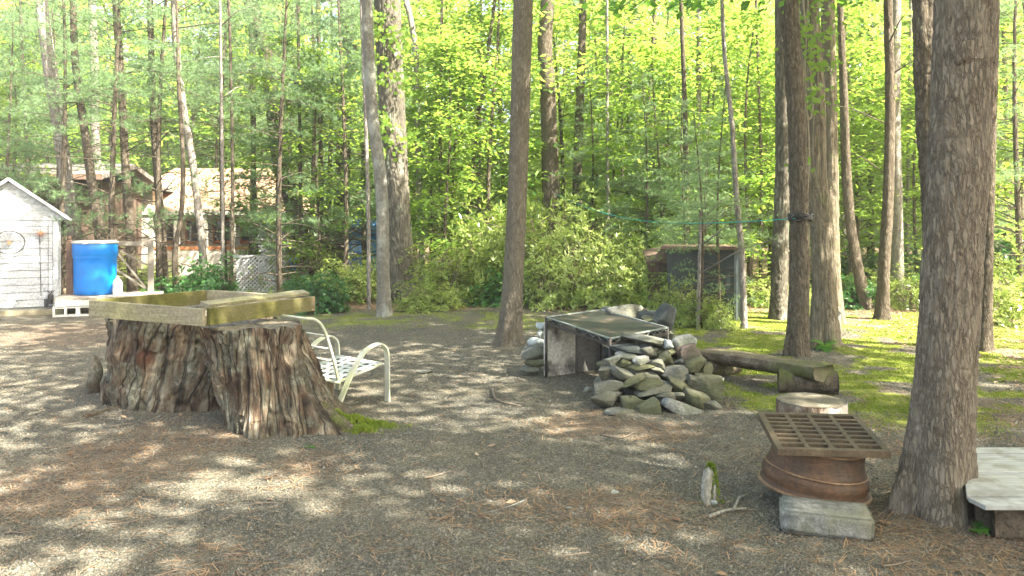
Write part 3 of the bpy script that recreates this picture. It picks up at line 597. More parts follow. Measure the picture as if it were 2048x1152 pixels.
shrub(SH, 1, 1415, 11.6, .75, .6, 'loose laurel in front of the middle of the metal shed', name='laurel_bush')
shrub(SH, 1, 1335, 12.9, 1.1, 1.05, 'tall laurel left of the brown lean-to', name='laurel_bush')
shrub(SH, 2, 1437, 11.4, .55, .42, 'small bright shrub in front of the metal shed door', name='laurel_bush')
shrub(SH, 1, 300, 16.4, 1.5, .9, 'leafy laurel behind the deck rail', name='laurel_bush')
shrub(SH, 1, 1600, 13.4, .8, .5, 'low leafy bush behind the tree tied with green line', name='laurel_bush')
for i, (x, d, w, h) in enumerate(((1700, 14.4, 1.2, .6), (1760, 14.8, 1.4, .8), (1820, 14, 1.2, .7), (1860, 15.2, 1.6, 1.0), (2010, 11.8, 1.1, .8), (2050, 12.8, 1.5, 1.2), (2030, 15, 1.8, 1.5), (1640, 15.6, 1.3, .7), (1530, 14.6, 1.1, .6), (1010, 14.6, 1.3, .7), (880, 14.2, 1.1, .5), (750, 16.5, 1.5, .9), (1700, 17, 1.8, 1.1), (1920, 16, 1.8, 1.2), (230, 17, 1.6, .8))):
    shrub(SH if i % 3 else BU, i, x, d, w, h, 'low shrub of the forest floor behind the moss', 'low shrubs of the forest floor', 'shrub')
def fern(label, loc, s, n=11, seed=1):
    rng = random.Random(seed); t = thing('fern', label, 'fern', loc)
    for i in range(n):
        a = i*2.4+rng.random(); L = s*rng.uniform(.7, 1.1); mb = MB(); pr = None
        rise = rng.uniform(.5, 1.1)
        for k in range(12):
            f = k/11; p = Vector((math.cos(a)*L*f*.8, math.sin(a)*L*f*.8, L*(rise*f-.75*f*f)+.01)); w = L*.24*math.sin(PI*min(1, f*.9+.08))
            sd_ = Vector((-math.sin(a), math.cos(a), 0))
            if pr is not None:
                for sg in (-1, 1): mb.add([pr, pr.lerp(p, .8), p+sd_*sg*w+Vector((0, 0, -.1*w)), pr+sd_*sg*w*.95+(p-pr)*.5], [(0, 1, 2, 3)])
            pr = p
        mb.build('frond', M['fern_leaf'], t)
fern('small bright green fern at the foot of the large pine', (2.21, 3.80, .0), .15, 13, 4)
fern('green fern at the foot of the vine covered trunk', tuple(G(1645, 700)+Vector((.0, -.1, .02))), .28, 10, 5)

# ------------------------------------------------------------------ double stump
def stump_lobe(name, cb, ct, rb, rt, H_, mat, seed, nth=300, nz=130, twist=.5, ex=(1, 1), root=None, parent=None):
    th = np.linspace(0, 2*PI, nth, endpoint=False); f = np.linspace(0, 1, nz); Ff, TH = np.meshgrid(f, th, indexing='ij')
    tw = TH+twist*(1-Ff); tx = tw/(2*PI)
    fl = (1-Ff)**1.7; R = rt+(rb-rt)*fl
    k = 14
    lob = vnoise(tx*7, Ff*1.2, 0, seed, 7); R = R*(1+.17*lob*(.35+fl))
    r1 = vnoise(tx*k, Ff*1.5, 0, seed+1, k); r2 = vnoise(tx*k*2.5//1*1.0 if False else tx*36, Ff*2.6, 0, seed+2, 36); r3 = vnoise(tx*90, Ff*5, 0, seed+3, 90); r4 = vnoise(tx*180, Ff*22, 0, seed+4, 180)
    crack = -np.clip(1-np.abs(r2)*9, 0, 1)*sstep(-.2, .4, vnoise(tx*11, Ff*3, 0, seed+7, 11))
    R = R+.045*r1+.024*(1-np.abs(r2)*2)+.014*r3+.007*r4+.04*crack
    sl = tx*30+.9*vnoise(tx*10, Ff*2.2, 0, seed+21, 10); sk = np.floor(sl).astype(np.int64); R = R+.034*(hash3(sk, np.floor(Ff*1.7+hash3(sk, 0*sk, 0*sk, 5)).astype(np.int64), 0*sk, seed+22)-.5)
    R = R-.03*sstep(.25, .5, vnoise(tx*8, Ff*4, 0, seed+23, 8))*sstep(-.2, .3, vnoise(tx*40, Ff*7, 0, seed+24, 40))
    if root is not None:
        for ang, amp_, wd in root:
            dd = np.angle(np.exp(1j*(TH-ang))); R = R+amp_*np.exp(-(dd/wd)**2)*(1-Ff)**4
    zt = H_+.012*vnoise(th/(2*PI)*30, 0, 0, seed+9, 30)
    X = (cb[0]+(ct[0]-cb[0])*Ff)+R*np.cos(TH)*ex[0]; Y = (cb[1]+(ct[1]-cb[1])*Ff)+R*np.sin(TH)*ex[1]; Z = -.04+(zt[None]+.04)*Ff
    V = np.stack([X, Y, Z], -1).reshape(-1, 3); i = np.arange(nz*nth).reshape(nz, nth); j = np.roll(i, -1, 1)
    F = np.stack([i[:-1], j[:-1], j[1:], i[1:]], -1).reshape(-1, 4)
    uv = np.stack([np.where(tx > 1, tx, tx)*6, Ff*H_*3], -1).reshape(-1, 2)
    o = put(name, mesh_np(name, V, F, mat, True, uv=uv), parent)
    # cut top with radial cracks
    nr = 26; q = np.linspace(1, 0, nr); Q, TT = np.meshgrid(q, th, indexing='ij'); Rt = R[-1][None]
    tz = zt[None]*np.ones_like(Q)-.006*(1-Q)+.006*vnoise(TT*14/(2*PI)*3, Q*9, 0, seed+12)-.02*np.clip(1-np.abs(vnoise(TT/(2*PI)*22, Q*1.2, 0, seed+14, 22))*10, 0, 1)*Q
    tz[0] = zt; V = np.stack([ct[0]+Rt*Q*np.cos(TT)*ex[0], ct[1]+Rt*Q*np.sin(TT)*ex[1], tz], -1).reshape(-1, 3)
    i = np.arange(nr*nth).reshape(nr, nth); j = np.roll(i, -1, 1); F = np.stack([i[:-1], j[:-1], j[1:], i[1:]], -1).reshape(-1, 4)
    put('cut_top', mesh_np('cut top', V, F, M['cut_wood'], True), parent); return o
def wood_stump_mat(name, pale):
    m, nt, b, N, L = nmat(name); uv = coords(nt, (1, 1, 1), 'UV', .05)
    def mpn(sx, sy, sc, det=7, ro=.65):
        mp = N('ShaderNodeMapping'); mp.inputs['Scale'].default_value = (sx, sy, 1); L(uv, mp.inputs[0]); return noise(nt, mp.outputs[0], sc, det, ro)
    f = mpn(6, .75, 1.3, 10, .72)
    r = ramp(nt, [(.33, (.025, .016, .011)), (.43, (.075, .046, .028)), (.51, (.15, .108, .068)), (.58, (.27, .225, .155)), (.68, pale)]); L(f, r.inputs[0])
    r2 = ramp(nt, [(.54, (0,)*3), (.64, (.85,)*3)]); L(mpn(2.6, .9, 1.1, 5), r2.inputs[0]); c = mixc(nt, r2.outputs[0], r.outputs[0], (.10, .045, .024))
    dk_ = ramp(nt, [(.36, (.32, .29, .26)), (.52, (1,)*3), (.7, (1.25, 1.22, 1.15))]); L(noise(nt, coords(nt, (1, 1, .5)), 4.4, 5, .6), dk_.inputs[0]); c = mixc(nt, 1.0, c, dk_.outputs[0], 'MULTIPLY')
    g = noise(nt, coords(nt), 3.6, 6, .65); gr = ramp(nt, [(.45, (0,)*3), (.6, (.8,)*3)]); L(g, gr.inputs[0])
    lf = noise(nt, coords(nt, (1, 1, .6)), 24, 6, .75); lr = ramp(nt, [(.36, (.035, .032, .02)), (.5, (.12, .12, .08)), (.66, (.3, .31, .25))]); L(lf, lr.inputs[0])
    c = mixc(nt, gr.outputs[0], c, lr.outputs[0])
    mp = N('ShaderNodeMapping'); mp.inputs['Scale'].default_value = (6.5, .42, 1); L(coords(nt, (1, 1, 1), 'UV', .09), mp.inputs[0])
    vo = N('ShaderNodeTexVoronoi'); vo.feature = 'DISTANCE_TO_EDGE'; vo.inputs['Scale'].default_value = 1; L(mp.outputs[0], vo.inputs[0])
    cr = ramp(nt, [(.0, (.3,)*3), (.025, (.65,)*3), (.06, (1,)*3)]); L(vo.outputs[0], cr.inputs[0]); c = mixc(nt, 1.0, c, cr.outputs[0], 'MULTIPLY')
    L(c, b.inputs['Base Color']); b.inputs['Roughness'].default_value = .8; b.inputs['Specular IOR Level'].default_value = .25
    h = mpn(16, 1.6, 1.5, 8, .72); a2 = N('ShaderNodeMath'); a2.operation = 'MULTIPLY_ADD'; L(cr.outputs[0], a2.inputs[0]); a2.inputs[1].default_value = .8; L(h, a2.inputs[2])
    bump(nt, a2.outputs[0], 1.0, .035, b); return m
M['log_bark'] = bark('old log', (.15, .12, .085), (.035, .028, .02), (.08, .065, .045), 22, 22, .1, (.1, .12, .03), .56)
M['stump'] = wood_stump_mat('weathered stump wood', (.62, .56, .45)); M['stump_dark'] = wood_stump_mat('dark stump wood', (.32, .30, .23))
M['cut_wood'] = basic('grey cut wood', [(.3, (.07, .06, .04)), (.55, (.15, .13, .09)), (.75, (.25, .225, .17))], ns=9, bs=.9, fine=60)
st = thing('tree_stump', 'huge weathered double tree stump with furrowed streaked wood, wooden frame on it', 'tree stump', (-2.3, 6.3, 0))
def L_(v): return (v[0]+2.3, v[1]-6.3)
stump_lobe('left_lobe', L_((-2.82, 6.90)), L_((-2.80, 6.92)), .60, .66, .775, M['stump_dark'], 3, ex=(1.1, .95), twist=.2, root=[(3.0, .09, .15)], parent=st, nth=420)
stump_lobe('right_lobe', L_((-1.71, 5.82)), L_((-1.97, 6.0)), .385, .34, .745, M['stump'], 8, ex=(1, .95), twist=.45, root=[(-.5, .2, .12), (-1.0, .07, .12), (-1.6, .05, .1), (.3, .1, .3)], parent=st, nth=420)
for o in st.children:
    if o.name.startswith('left_lobe'): o.name = 'stump_lobe'
for o in st.children:
    if o.name.startswith('right_lobe'): o.name = 'stump_lobe'
# moss on the root
def moss_blob(parent, pts, n, seed, hh=.03, name='moss_patch'):
    rng = np.random.default_rng(seed); V = []
    for (x, y, z, r) in pts:
        a = rng.uniform(0, 6.28, n); q = r*np.abs(rng.normal(0, .5, n))*(1+.5*np.sin(a*3+seed)+.3*np.sin(a*7)); q = np.minimum(q, r*1.6); X = x+q*np.cos(a); Y = y+q*np.sin(a)*.8; Z = z*np.maximum(0, 1-(q/r)**2)+rng.uniform(-.01, .012, n); k = rng.uniform(0, 6.28, n); s = .006
        V.append(np.stack([np.stack([X-np.cos(k)*s, Y-np.sin(k)*s, Z-.01], 1), np.stack([X+np.cos(k)*s, Y+np.sin(k)*s, Z-.01], 1), np.stack([X+rng.uniform(-.02, .02, n), Y+rng.uniform(-.02, .02, n), Z+rng.uniform(.2, 1, n)*hh], 1)], 1).reshape(-1, 3))
    V = np.concatenate(V); o = put(name, mesh_np(name, V, np.arange(len(V)).reshape(-1, 3), M['moss']), parent); o['kind'] = 'stuff'; return o
rt = MB()
for pts, r in (([(.75, -.45, .22), (.98, -.52, .09), (1.18, -.62, .02), (1.3, -.7, -.02)], [.12, .08, .045, .01]), ([(.8, -.3, .18), (1.05, -.3, .07), (1.35, -.42, .0)], [.1, .06, .015])):
    rt.tube(spline([(p[0], p[1], p[2]-.03) for p in pts], 12), list(np.interp(np.linspace(0, 1, 12), np.linspace(0, 1, len(r)), r)*(1+.12*RNG.normal(size=12))), 12)
rt.build('root', M['log_bark'], st, True)
moss_blob(st, [(.98, -.46, .11, .17), (1.12, -.42, .06, .18), (1.3, -.45, .02, .16), (.85, -.5, .16, .1), (1.2, -.6, .03, .14)], 1500, 2, .028)
fern('tiny pale green seedling at the front foot of the stump', (-1.35, 5.28, .0), .07, 6, 9)
MB().tube([(-3.75, 7.05, -.03), (-3.72, 7.05, .2), (-3.74, 7.07, .33)], [.075, .06, .025], 7).build('bark_slab', M['stump_dark'], None, True)
tag(bpy.data.objects['bark_slab'], 'upright broken sliver of dark wood at the left foot of the stump', 'wood sliver')

# ------------------------------------------------------------------ timber frame on the stump
M['board_green'] = basic('green stained board', [(.3, (.065, .065, .012)), (.55, (.10, .095, .018)), (.75, (.145, .13, .035))], (1, 1, 22), 3, bs=.25, fine=70, stain=(.125, .11, .045), ss=3)
M['board_grey'] = basic('weathered board', [(.3, (.15, .135, .085)), (.55, (.22, .195, .13)), (.75, (.30, .27, .19))], (1, 1, 22), 3, bs=.25, fine=50, stain=(.22, .205, .10), ss=1.6)
M['board_end'] = basic('board end grain', [(.3, (.12, .09, .05)), (.7, (.24, .18, .1))], ns=30)
fN, fL, fR, fF = Vector((-2.19, 5.60, .782)), Vector((-3.12, 5.84, .822)), Vector((-1.72, 6.74, .765)), Vector((-2.72, 7.02, .80))
fr = thing('timber_frame', 'open rectangular frame of greenish timber boards resting on the stump', 'timber frame', fN)
hB = .122
def board(a, b, m, t=.038, h=hB, dz=0, name='board', bev=.003):
    a = a-fN+Vector((0, 0, h/2+dz)); b = b-fN+Vector((0, 0, h/2+dz)); return MB().beam(a, b, t, h, jit=.001).build(name, m, fr, bevel=bev)
ex_ = (fR-fN).normalized()*.02
board(fL, fN, M['board_grey'])
board(fN+ex_+Vector((.012, .02, .002)), fR, M['board_green'])
board(fF, fR+Vector((.01, .03, 0)), M['board_grey'])
board(fL+(fF-fL).normalized()*.022, fF-(fF-fL).normalized()*.022, M['board_green'])
a = fN+(fR-fN)*.0; 
bt = MB().beam(Vector((-.06, .16, hB+.013+.002)), fR-fN+Vector((-.05, .03, hB+.035)), .085, .024, up=(0.25, -.1, 1)).build('board', M['board_grey'], fr, bevel=.003)
bt['label'] = 'loose grey board lying along the top edge'
MB().beam(fR-fN+Vector((.004, .0, hB/2)), fR-fN+Vector((.03, .012, hB/2)), .042, hB*.98).build('end_block', M['board_end'], fr, bevel=.002)

# ------------------------------------------------------------------ white strap chair
M['white_alu'] = basic('aged white enamel', [(.3, (.36, .36, .27)), (.6, (.5, .5, .42)), (.8, (.6, .6, .54))], ns=9, rough=.4, bs=.1, bd=.002, stain=(.42, .44, .26), ss=5, spec=.5)
M['white_strap'] = basic('white vinyl strap', [(.3, (.42, .45, .43)), (.7, (.6, .64, .62))], ns=5, rough=.45, bs=.1, bd=.002, spec=.5)
cf = Vector((.66, .75, 0)).normalized(); cw = Vector((-.75, .66, 0)).normalized(); co = Vector((-1.06, 6.71, 0))
ch = thing('patio_chair', 'white metal patio chair with woven vinyl straps behind the stump', 'chair', co)
def C_(f, w, z): return cf*f+cw*w+Vector((0, 0, z))
prof = [(-.028, -.007), (-.018, -.009), (-.016, -.005), (-.007, -.005), (-.005, -.009), (.005, -.009), (.007, -.005), (.016, -.005), (.018, -.009), (.028, -.007), (.028, .007), (.018, .009), (.016, .005), (.007, .005), (.005, .009), (-.005, .009), (-.007, .005), (-.016, .005), (-.018, .009), (-.028, .007)]
for w in (0, .70):
    pts = spline([C_(0, w, 0), C_(0, w, .22), C_(-.005, w, .40), C_(-.04, w, .475), C_(-.12, w, .50), C_(-.26, w, .44), C_(-.38, w, .28), C_(-.47, w, .12), C_(-.535, w, 0)], 60)
    MB().sweep(prof, pts, cw).build('arm_frame', M['white_alu'], ch, False)
sB, sF = .225, .315
fq = lambda u, w, dz=0: C_(-.02-.46*u, .05+.60*w, sF+(sB-sF)*u+dz)
for a_, b_ in (((0, -.05), (0, 1.05)), ((1, -.05), (1, 1.05)), ((0, 0), (1, 0)), ((0, 1), (1, 1))):
    MB().tube([fq(*a_), fq(*b_)], .012, 10).build('seat_rail', M['white_alu'], ch, True)
for k in range(6):
    u = .1+.8*k/5; MB().beam(fq(u, 0, .011), fq(u, 1, .011), .045, .004).build('strap', M['white_strap'], ch)
for k in range(6):
    w = .09+.82*k/5; pts = [fq(u, w, .0155 if (i+k) % 2 else .006) for i, u in enumerate(np.linspace(0, 1, 13))]
    MB().sweep([(-.022, -.002), (.022, -.002), (.022, .002), (-.022, .002)], [fq(u, w, .006+.012*(.5+.5*math.sin(u*PI*6+k*PI))) for u in np.linspace(0, 1, 25)], cw).build('strap', M['white_strap'], ch)
for w in (.05, .65):
    pts = spline([C_(-.46, w, .2), C_(-.50, w, .36), C_(-.58, w, .60), C_(-.63, w, .70), C_(-.70, w, .755), C_(-.78, w, .77)], 30)
    MB().tube([Vector(p) for p in pts], .0135, 10).build('back_upright', M['white_alu'], ch, True)
for f_, z_ in ((-.545, .50), (-.58, .61), (-.515, .4), (-.78, .77)):
    MB().tube([C_(f_, .05, z_), C_(f_, .65, z_)], .010, 8).build('back_crossbar', M['white_alu'], ch, True)
MB().beam(C_(-.44, .2, .0), C_(-.44, .2, .2), .05, .05, up=(0, 1, 0)).build('wood_prop', M['board_end'], ch)

# ------------------------------------------------------------------ stones, fireplace
def stone_mat(name, a, b, c, stain, lo=.5):
    m, nt, bs_, N, L = nmat(name); v = coords(nt); f = noise(nt, v, 9, 8, .7); r = ramp(nt, [(.3, a), (.55, b), (.75, c)]); L(f, r.inputs[0])
    g = noise(nt, v, 5, 4, .6); gr = ramp(nt, [(lo-.07, (0,)*3), (lo+.08, (.8,)*3)]); L(g, gr.inputs[0]); cc = mixc(nt, gr.outputs[0], r.outputs[0], stain)
    sp = noise(nt, v, 55, 3, .8); sr = ramp(nt, [(.35, (.7,)*3), (.65, (1.2,)*3)]); L(sp, sr.inputs[0]); cc = mixc(nt, 1.0, cc, sr.outputs[0], 'MULTIPLY')
    L(cc, bs_.inputs['Base Color']); bs_.inputs['Roughness'].default_value = .8; bs_.inputs['Specular IOR Level'].default_value = .3
    st_ = coords(nt, (8, 8, 40)); h = noise(nt, st_, 1.5, 8, .7); bump(nt, h, .7, .02, bs_); return m
SM = {'g': stone_mat('grey slate', (.055, .058, .05), (.15, .15, .13), (.32, .32, .29), (.09, .09, .055)),
      'm': stone_mat('mossy stone', (.055, .055, .032), (.135, .13, .09), (.25, .24, .18), (.07, .075, .03), .46),
      'l': stone_mat('light stone', (.18, .18, .16), (.34, .34, .31), (.54, .54, .49), (.12, .13, .08)),
      'd': stone_mat('dark slate', (.025, .028, .028), (.06, .066, .064), (.15, .16, .155), (.06, .07, .06)),
      'p': stone_mat('purple brown stone', (.075, .055, .05), (.14, .105, .09), (.22, .17, .15), (.1, .09, .06)),
      'b': stone_mat('blue white stone', (.18, .2, .2), (.33, .36, .355), (.5, .53, .52), (.2, .23, .2), .56)}
import bmesh
def ico(sub):
    bm = bmesh.new(); bmesh.ops.create_icosphere(bm, subdivisions=sub, radius=1); V = np.array([v.co[:] for v in bm.verts]); F = np.array([[v.index for v in f.verts] for f in bm.faces]); bm.free(); return V, F
ICO4 = ico(4); ICO3 = ico(3)
def rock(seed, size, sub=4, boxy=.5):
    rng = np.random.default_rng(seed); V, F = ICO4 if sub == 4 else ICO3; V = V.copy()
    p = 2+4*boxy; V = V/((np.abs(V)**p).sum(1, keepdims=True))**(1/p)
    for _ in range(16):
        n = unit(rng.normal(0, 1, 3)*[1, 1, .8]); dd = V@n; lim = rng.uniform(.46, .82)*dd.max(); V = V-np.outer(np.maximum(dd-lim, 0)*.97, n)
    V = V*(1+.06*fbm(V[:, 0]*1.6+seed, V[:, 1]*1.6, V[:, 2]*1.6, seed, 3)+.03*fbm(V[:, 0]*6, V[:, 1]*6, V[:, 2]*9+seed, seed, 3))[:, None]
    lay = vnoise(V[:, 2]*7+seed, V[:, 0]*.8, V[:, 1]*.8, seed); V[:, :2] *= (1+.05*lay)[:, None]
    V -= (V.max(0)+V.min(0))/2; V *= np.array(size)/(V.max(0)-V.min(0)); return V, F
def stone(parent, loc, size, mat, seed, tilt=0, rz=0, sub=4, boxy=.5, name='stone', tx=0):
    V, F = rock(seed, size, sub, boxy); o = put(name, mesh_np(name, V, F, SM[mat], True), parent, loc, (tx, math.radians(-tilt), rz)); return o
fpo = Vector((1.15, 6.7, 0))
fp = thing('stone_fireplace', 'dry stacked fieldstone fireplace with concrete side panels under a metal table', 'fireplace', fpo)
# (cx, cy, w, h, tilt, material, depth offset) read off an enlargement of the photograph
Z0 = (1030, 590, 4.43)
ST = [(1470, 985, 315, 150, -6, 'l', -.10), (1030, 945, 195, 150, 18, 'm', -.04), (1170, 1010, 215, 165, 8, 'm', -.10), (805, 915, 250, 130, -8, 'g', -.02), (1280, 890, 225, 75, 3, 'g', 0), (1440, 888, 110, 62, 0, 'g', 0),
      (1605, 925, 230, 140, -20, 'm', .0), (1735, 975, 170, 100, -25, 'g', .04), (1715, 850, 300, 255, -8, 'm', .12), (830, 820, 262, 122, -5, 'g', 0), (1150, 795, 290, 125, 8, 'm', 0), (1215, 832, 300, 95, 5, 'g', -.02),
      (1455, 825, 230, 150, -15, 'm', .05), (1412, 712, 225, 140, 4, 'g', .02), (925, 695, 225, 128, -5, 'g', .0), (800, 700, 110, 120, 0, 'g', .04), (1155, 695, 245, 100, -4, 'g', .02), (1045, 748, 195, 58, 22, 'm', -.07),
      (1090, 637, 240, 60, 3, 'm', .0), (860, 590, 165, 100, 5, 'l', .03), (1000, 600, 150, 75, 0, 'm', .04), (1122, 580, 150, 75, 2, 'l', -.02), (1268, 605, 155, 75, -14, 'g', 0), (1258, 658, 120, 60, -12, 'g', 0),
      (1345, 585, 150, 165, -35, 'm', .04), (985, 532, 175, 68, -6, 'l', .03), (1000, 477, 255, 66, -4, 'd', .02), (1190, 512, 205, 120, 5, 'g', .04), (1180, 412, 420, 78, -10, 'g', .0), (1350, 442, 68, 90, 0, 'b', -.02),
      (1490, 415, 195, 118, 8, 'l', .08), (1540, 535, 190, 190, 20, 'p', .12), (1600, 635, 195, 160, 20, 'm', .10), (1680, 665, 120, 145, -15, 'm', .2), (1562, 745, 95, 125, 25, 'g', .04), (1440, 605, 90, 110, 0, 'd', .1), (1810, 745, 80, 30, 0, 'g', .15)]
def zz_(cx, cy): return Z0[0]+cx/Z0[2], Z0[1]+cy/Z0[2]
for i, (cx, cy_, w, h, tl, mt, off) in enumerate(ST):
    x, y = zz_(cx, cy_); d = 6.35
    for _ in range(4): z = EYE-(y-HOR)*d/FOC; d = 6.30+max(0, z)*1.15+off
    sx = w/Z0[2]*d/FOC*1.16; sz = h/Z0[2]*d/FOC*1.10; sy = min(.34, max(.16, sx*.85)); p = P(x, y, d+sy*.32)
    stone(fp, p-fpo, (sx, sy, sz), mt, 300+i, tl, rr.uniform(-.15, .15), 4, rr.uniform(.5, 1.1))
for i, (cx, cy_, w, h, tl, mt, d) in enumerate([(980, 150, 345, 150, -6, 'g', 8.1), (1318, 225, 205, 285, -32, 'd', 7.75), (1165, 158, 80, 70, 0, 'p', 8.0), (1175, 215, 110, 60, 0, 'm', 7.8), (235, 275, 100, 66, 0, 'b', 8.3), (232, 340, 75, 70, 0, 'b', 8.25), (195, 425, 165, 95, 6, 'b', 8.15),
                                           (165, 520, 215, 130, 4, 'g', 8.05), (170, 610, 170, 75, 0, 'm', 8.0), (125, 660, 170, 55, 0, 'g', 7.95)]):
    x, y = zz_(cx, cy_); p = P(x, y, d); sx = w/Z0[2]*d/FOC*1.05; sz = h/Z0[2]*d/FOC*1.05
    stone(fp, p-fpo, (sx, max(.2, sx*.75), sz), mt, 440+i, tl, 0, 4, .5)
# hearting stones in the body of the walls (carry the face and the top stones)
k = 0
for ix in range(5):
    for iz in range(4):
        X = .86+ix*.16; Z = .06+iz*.11
        if iz == 3 and ix < 1: continue
        stone(fp, Vector((X, 6.78+iz*.04+.03*ix, Z))-fpo, (.24, .3, .13), 'dgmp'[(ix+iz) % 4], 500+k, rr.uniform(-10, 10), rr.uniform(0, 3), 3); k += 1
for (X, Y, Z, s) in ((.95, 8.42, .1, .34), (1.25, 8.25, .12, .36), (1.5, 8.0, .12, .34), (1.0, 8.4, .33, .32), (1.3, 8.2, .35, .32), (1.5, 7.95, .33, .3), (1.58, 7.6, .12, .34), (1.55, 7.6, .33, .3), (1.05, 8.32, .52, .3), (1.4, 7.95, .52, .28), (1.6, 7.25, .12, .3), (1.52, 7.2, .3, .24)):
    stone(fp, Vector((X, Y, Z))-fpo, (s, s*.9, .23), 'gdm'[k % 3], 500+k, rr.uniform(-8, 8), rr.uniform(0, 3), 3); k += 1
M['concrete'] = basic('stained concrete panel', [(.3, (.34, .32, .25)), (.55, (.5, .47, .38)), (.75, (.62, .6, .5))], ns=4, bs=.4, stain=(.09, .085, .07), ss=4.5, fine=40)
M['dark_concrete'] = basic('dark concrete', [(.3, (.06, .06, .055)), (.6, (.14, .135, .12)), (.8, (.2, .2, .18))], ns=4, bs=.4, fine=40)  # darker grey concrete for the second panel
tL, tN, tR, tB = Vector((.34, 7.83, .586)), Vector((.864, 6.95, .50)), Vector((1.44, 7.30, .55)), Vector((.92, 8.18, .62))
eLB = (tB-tL); 
a = Vector((.33, 7.86, 0))-fpo; b = a+Vector((eLB.x, eLB.y, 0))*.52; 
MB().beam(a+Vector((0, 0, .26)), b+Vector((0, 0, .26)), .055, .54).build('concrete_panel', M['concrete'], fp, bevel=.004)
c = a+Vector((eLB.x, eLB.y, 0))*1.02+Vector((.0, .03, 0)); b2 = b+Vector((.012, .01, 0))
MB().beam(b2+Vector((0, .03, .25)), c+Vector((0, .03, .25)), .05, .52).build('concrete_panel', M['dark_concrete'], fp, bevel=.004)
e = fp.children[-1]; e['label'] = 'darker panel'
# slab stones lying loose
def loose(label, px, py, w, h, mt, seed, tilt=0, z=.01, dep=None, nm='fieldstone'):
    g_ = G(px, py); d = g_.y; sx = w*d/FOC; o = stone(None, (g_.x, g_.y, z), (sx, dep or sx*.7, h), mt, seed, tilt, rr.uniform(0, .5), 4, .5, nm); tag(o, label, 'stone'); return o
loose('flat blue-grey slab with moss on the ground before the fireplace', 1240, 826, 75, .05, 'g', 611, 2, .012, .16)
loose('small pale rock on the gravel left of the stone pile', 1176, 782, 24, .06, 'l', 612)
loose('flat pale pebble slab sunk in the gravel mid yard', 850, 744, 36, .03, 'g', 613, 0, .0)
loose('small pale grey stone in the open gravel near the grey sticks', 1228, 987, 26, .03, 'l', 614, 0, .0)
loose('flat slate sunk in gravel left of the broken post', 1140, 862, 30, .025, 'g', 615, 0, .0)
loose('round boulder behind the foot of the vine covered trunk', 1672, 668, 26, .36, 'l', 616, 0, .14)
loose('tiny white stone near the broken post', 1427, 1008, 16, .03, 'b', 617, 0, .008)

# metal table over the fireplace
M['black_iron'] = basic('sooty iron', [(.3, (.02, .018, .015)), (.6, (.055, .045, .035)), (.8, (.1, .075, .055))], ns=12, rough=.55, bs=.4, spec=.5, metal=.3)
M['iron_edge'] = basic('worn grey iron', [(.3, (.09, .1, .09)), (.6, (.2, .22, .19)), (.8, (.34, .37, .33))], ns=16, rough=.5, bs=.3, spec=.5)
M['table_top'] = basic('scorched sheet', [(.38, (.006, .006, .005)), (.5, (.016, .013, .009)), (.58, (.045, .028, .019)), (.72, (.11, .095, .075))], ns=4.5, rough=.5, stain=(.012, .012, .009), ss=3, bs=.3, spec=.4, fine=50)
tb = thing('metal_table', 'sooty rusted metal table frame with mesh edge standing over the fireplace', 'metal table', tL)
q = [p-tL for p in (tL, tN, tR, tB)]
MB().add([p+Vector((0, 0, -.004)) for p in q]+[p+Vector((0, 0, -.010)) for p in q], [(0, 1, 2, 3), (7, 6, 5, 4), (0, 4, 5, 1), (1, 5, 6, 2), (2, 6, 7, 3), (3, 7, 4, 0)]).build('table_top', M['table_top'], tb)
for i in range(4):
    a, b = q[i], q[(i+1) % 4]
    MB().beam(a, b, .016, .012).build('edge_rail', M['iron_edge'], tb)
    MB().beam(a+Vector((0, 0, -.055)), b+Vector((0, 0, -.055)), .014, .03).build('lower_rail', M['black_iron'], tb)
    t_ = MB(); n_ = 16
    for j in range(n_):
        z1, z2 = (-.008, -.04) if j % 2 else (-.04, -.008); t_.tube([a.lerp(b, j/n_)+Vector((0, 0, z1)), a.lerp(b, (j+1)/n_)+Vector((0, 0, z2))], .003, 4)
    t_.build('wire_truss', M['iron_edge'], tb)
    MB().tube([a+Vector((0, 0, .006)), a+Vector((0, 0, -a.z-tL.z-.02))], .013, 8).build('leg', M['black_iron'], tb, True)
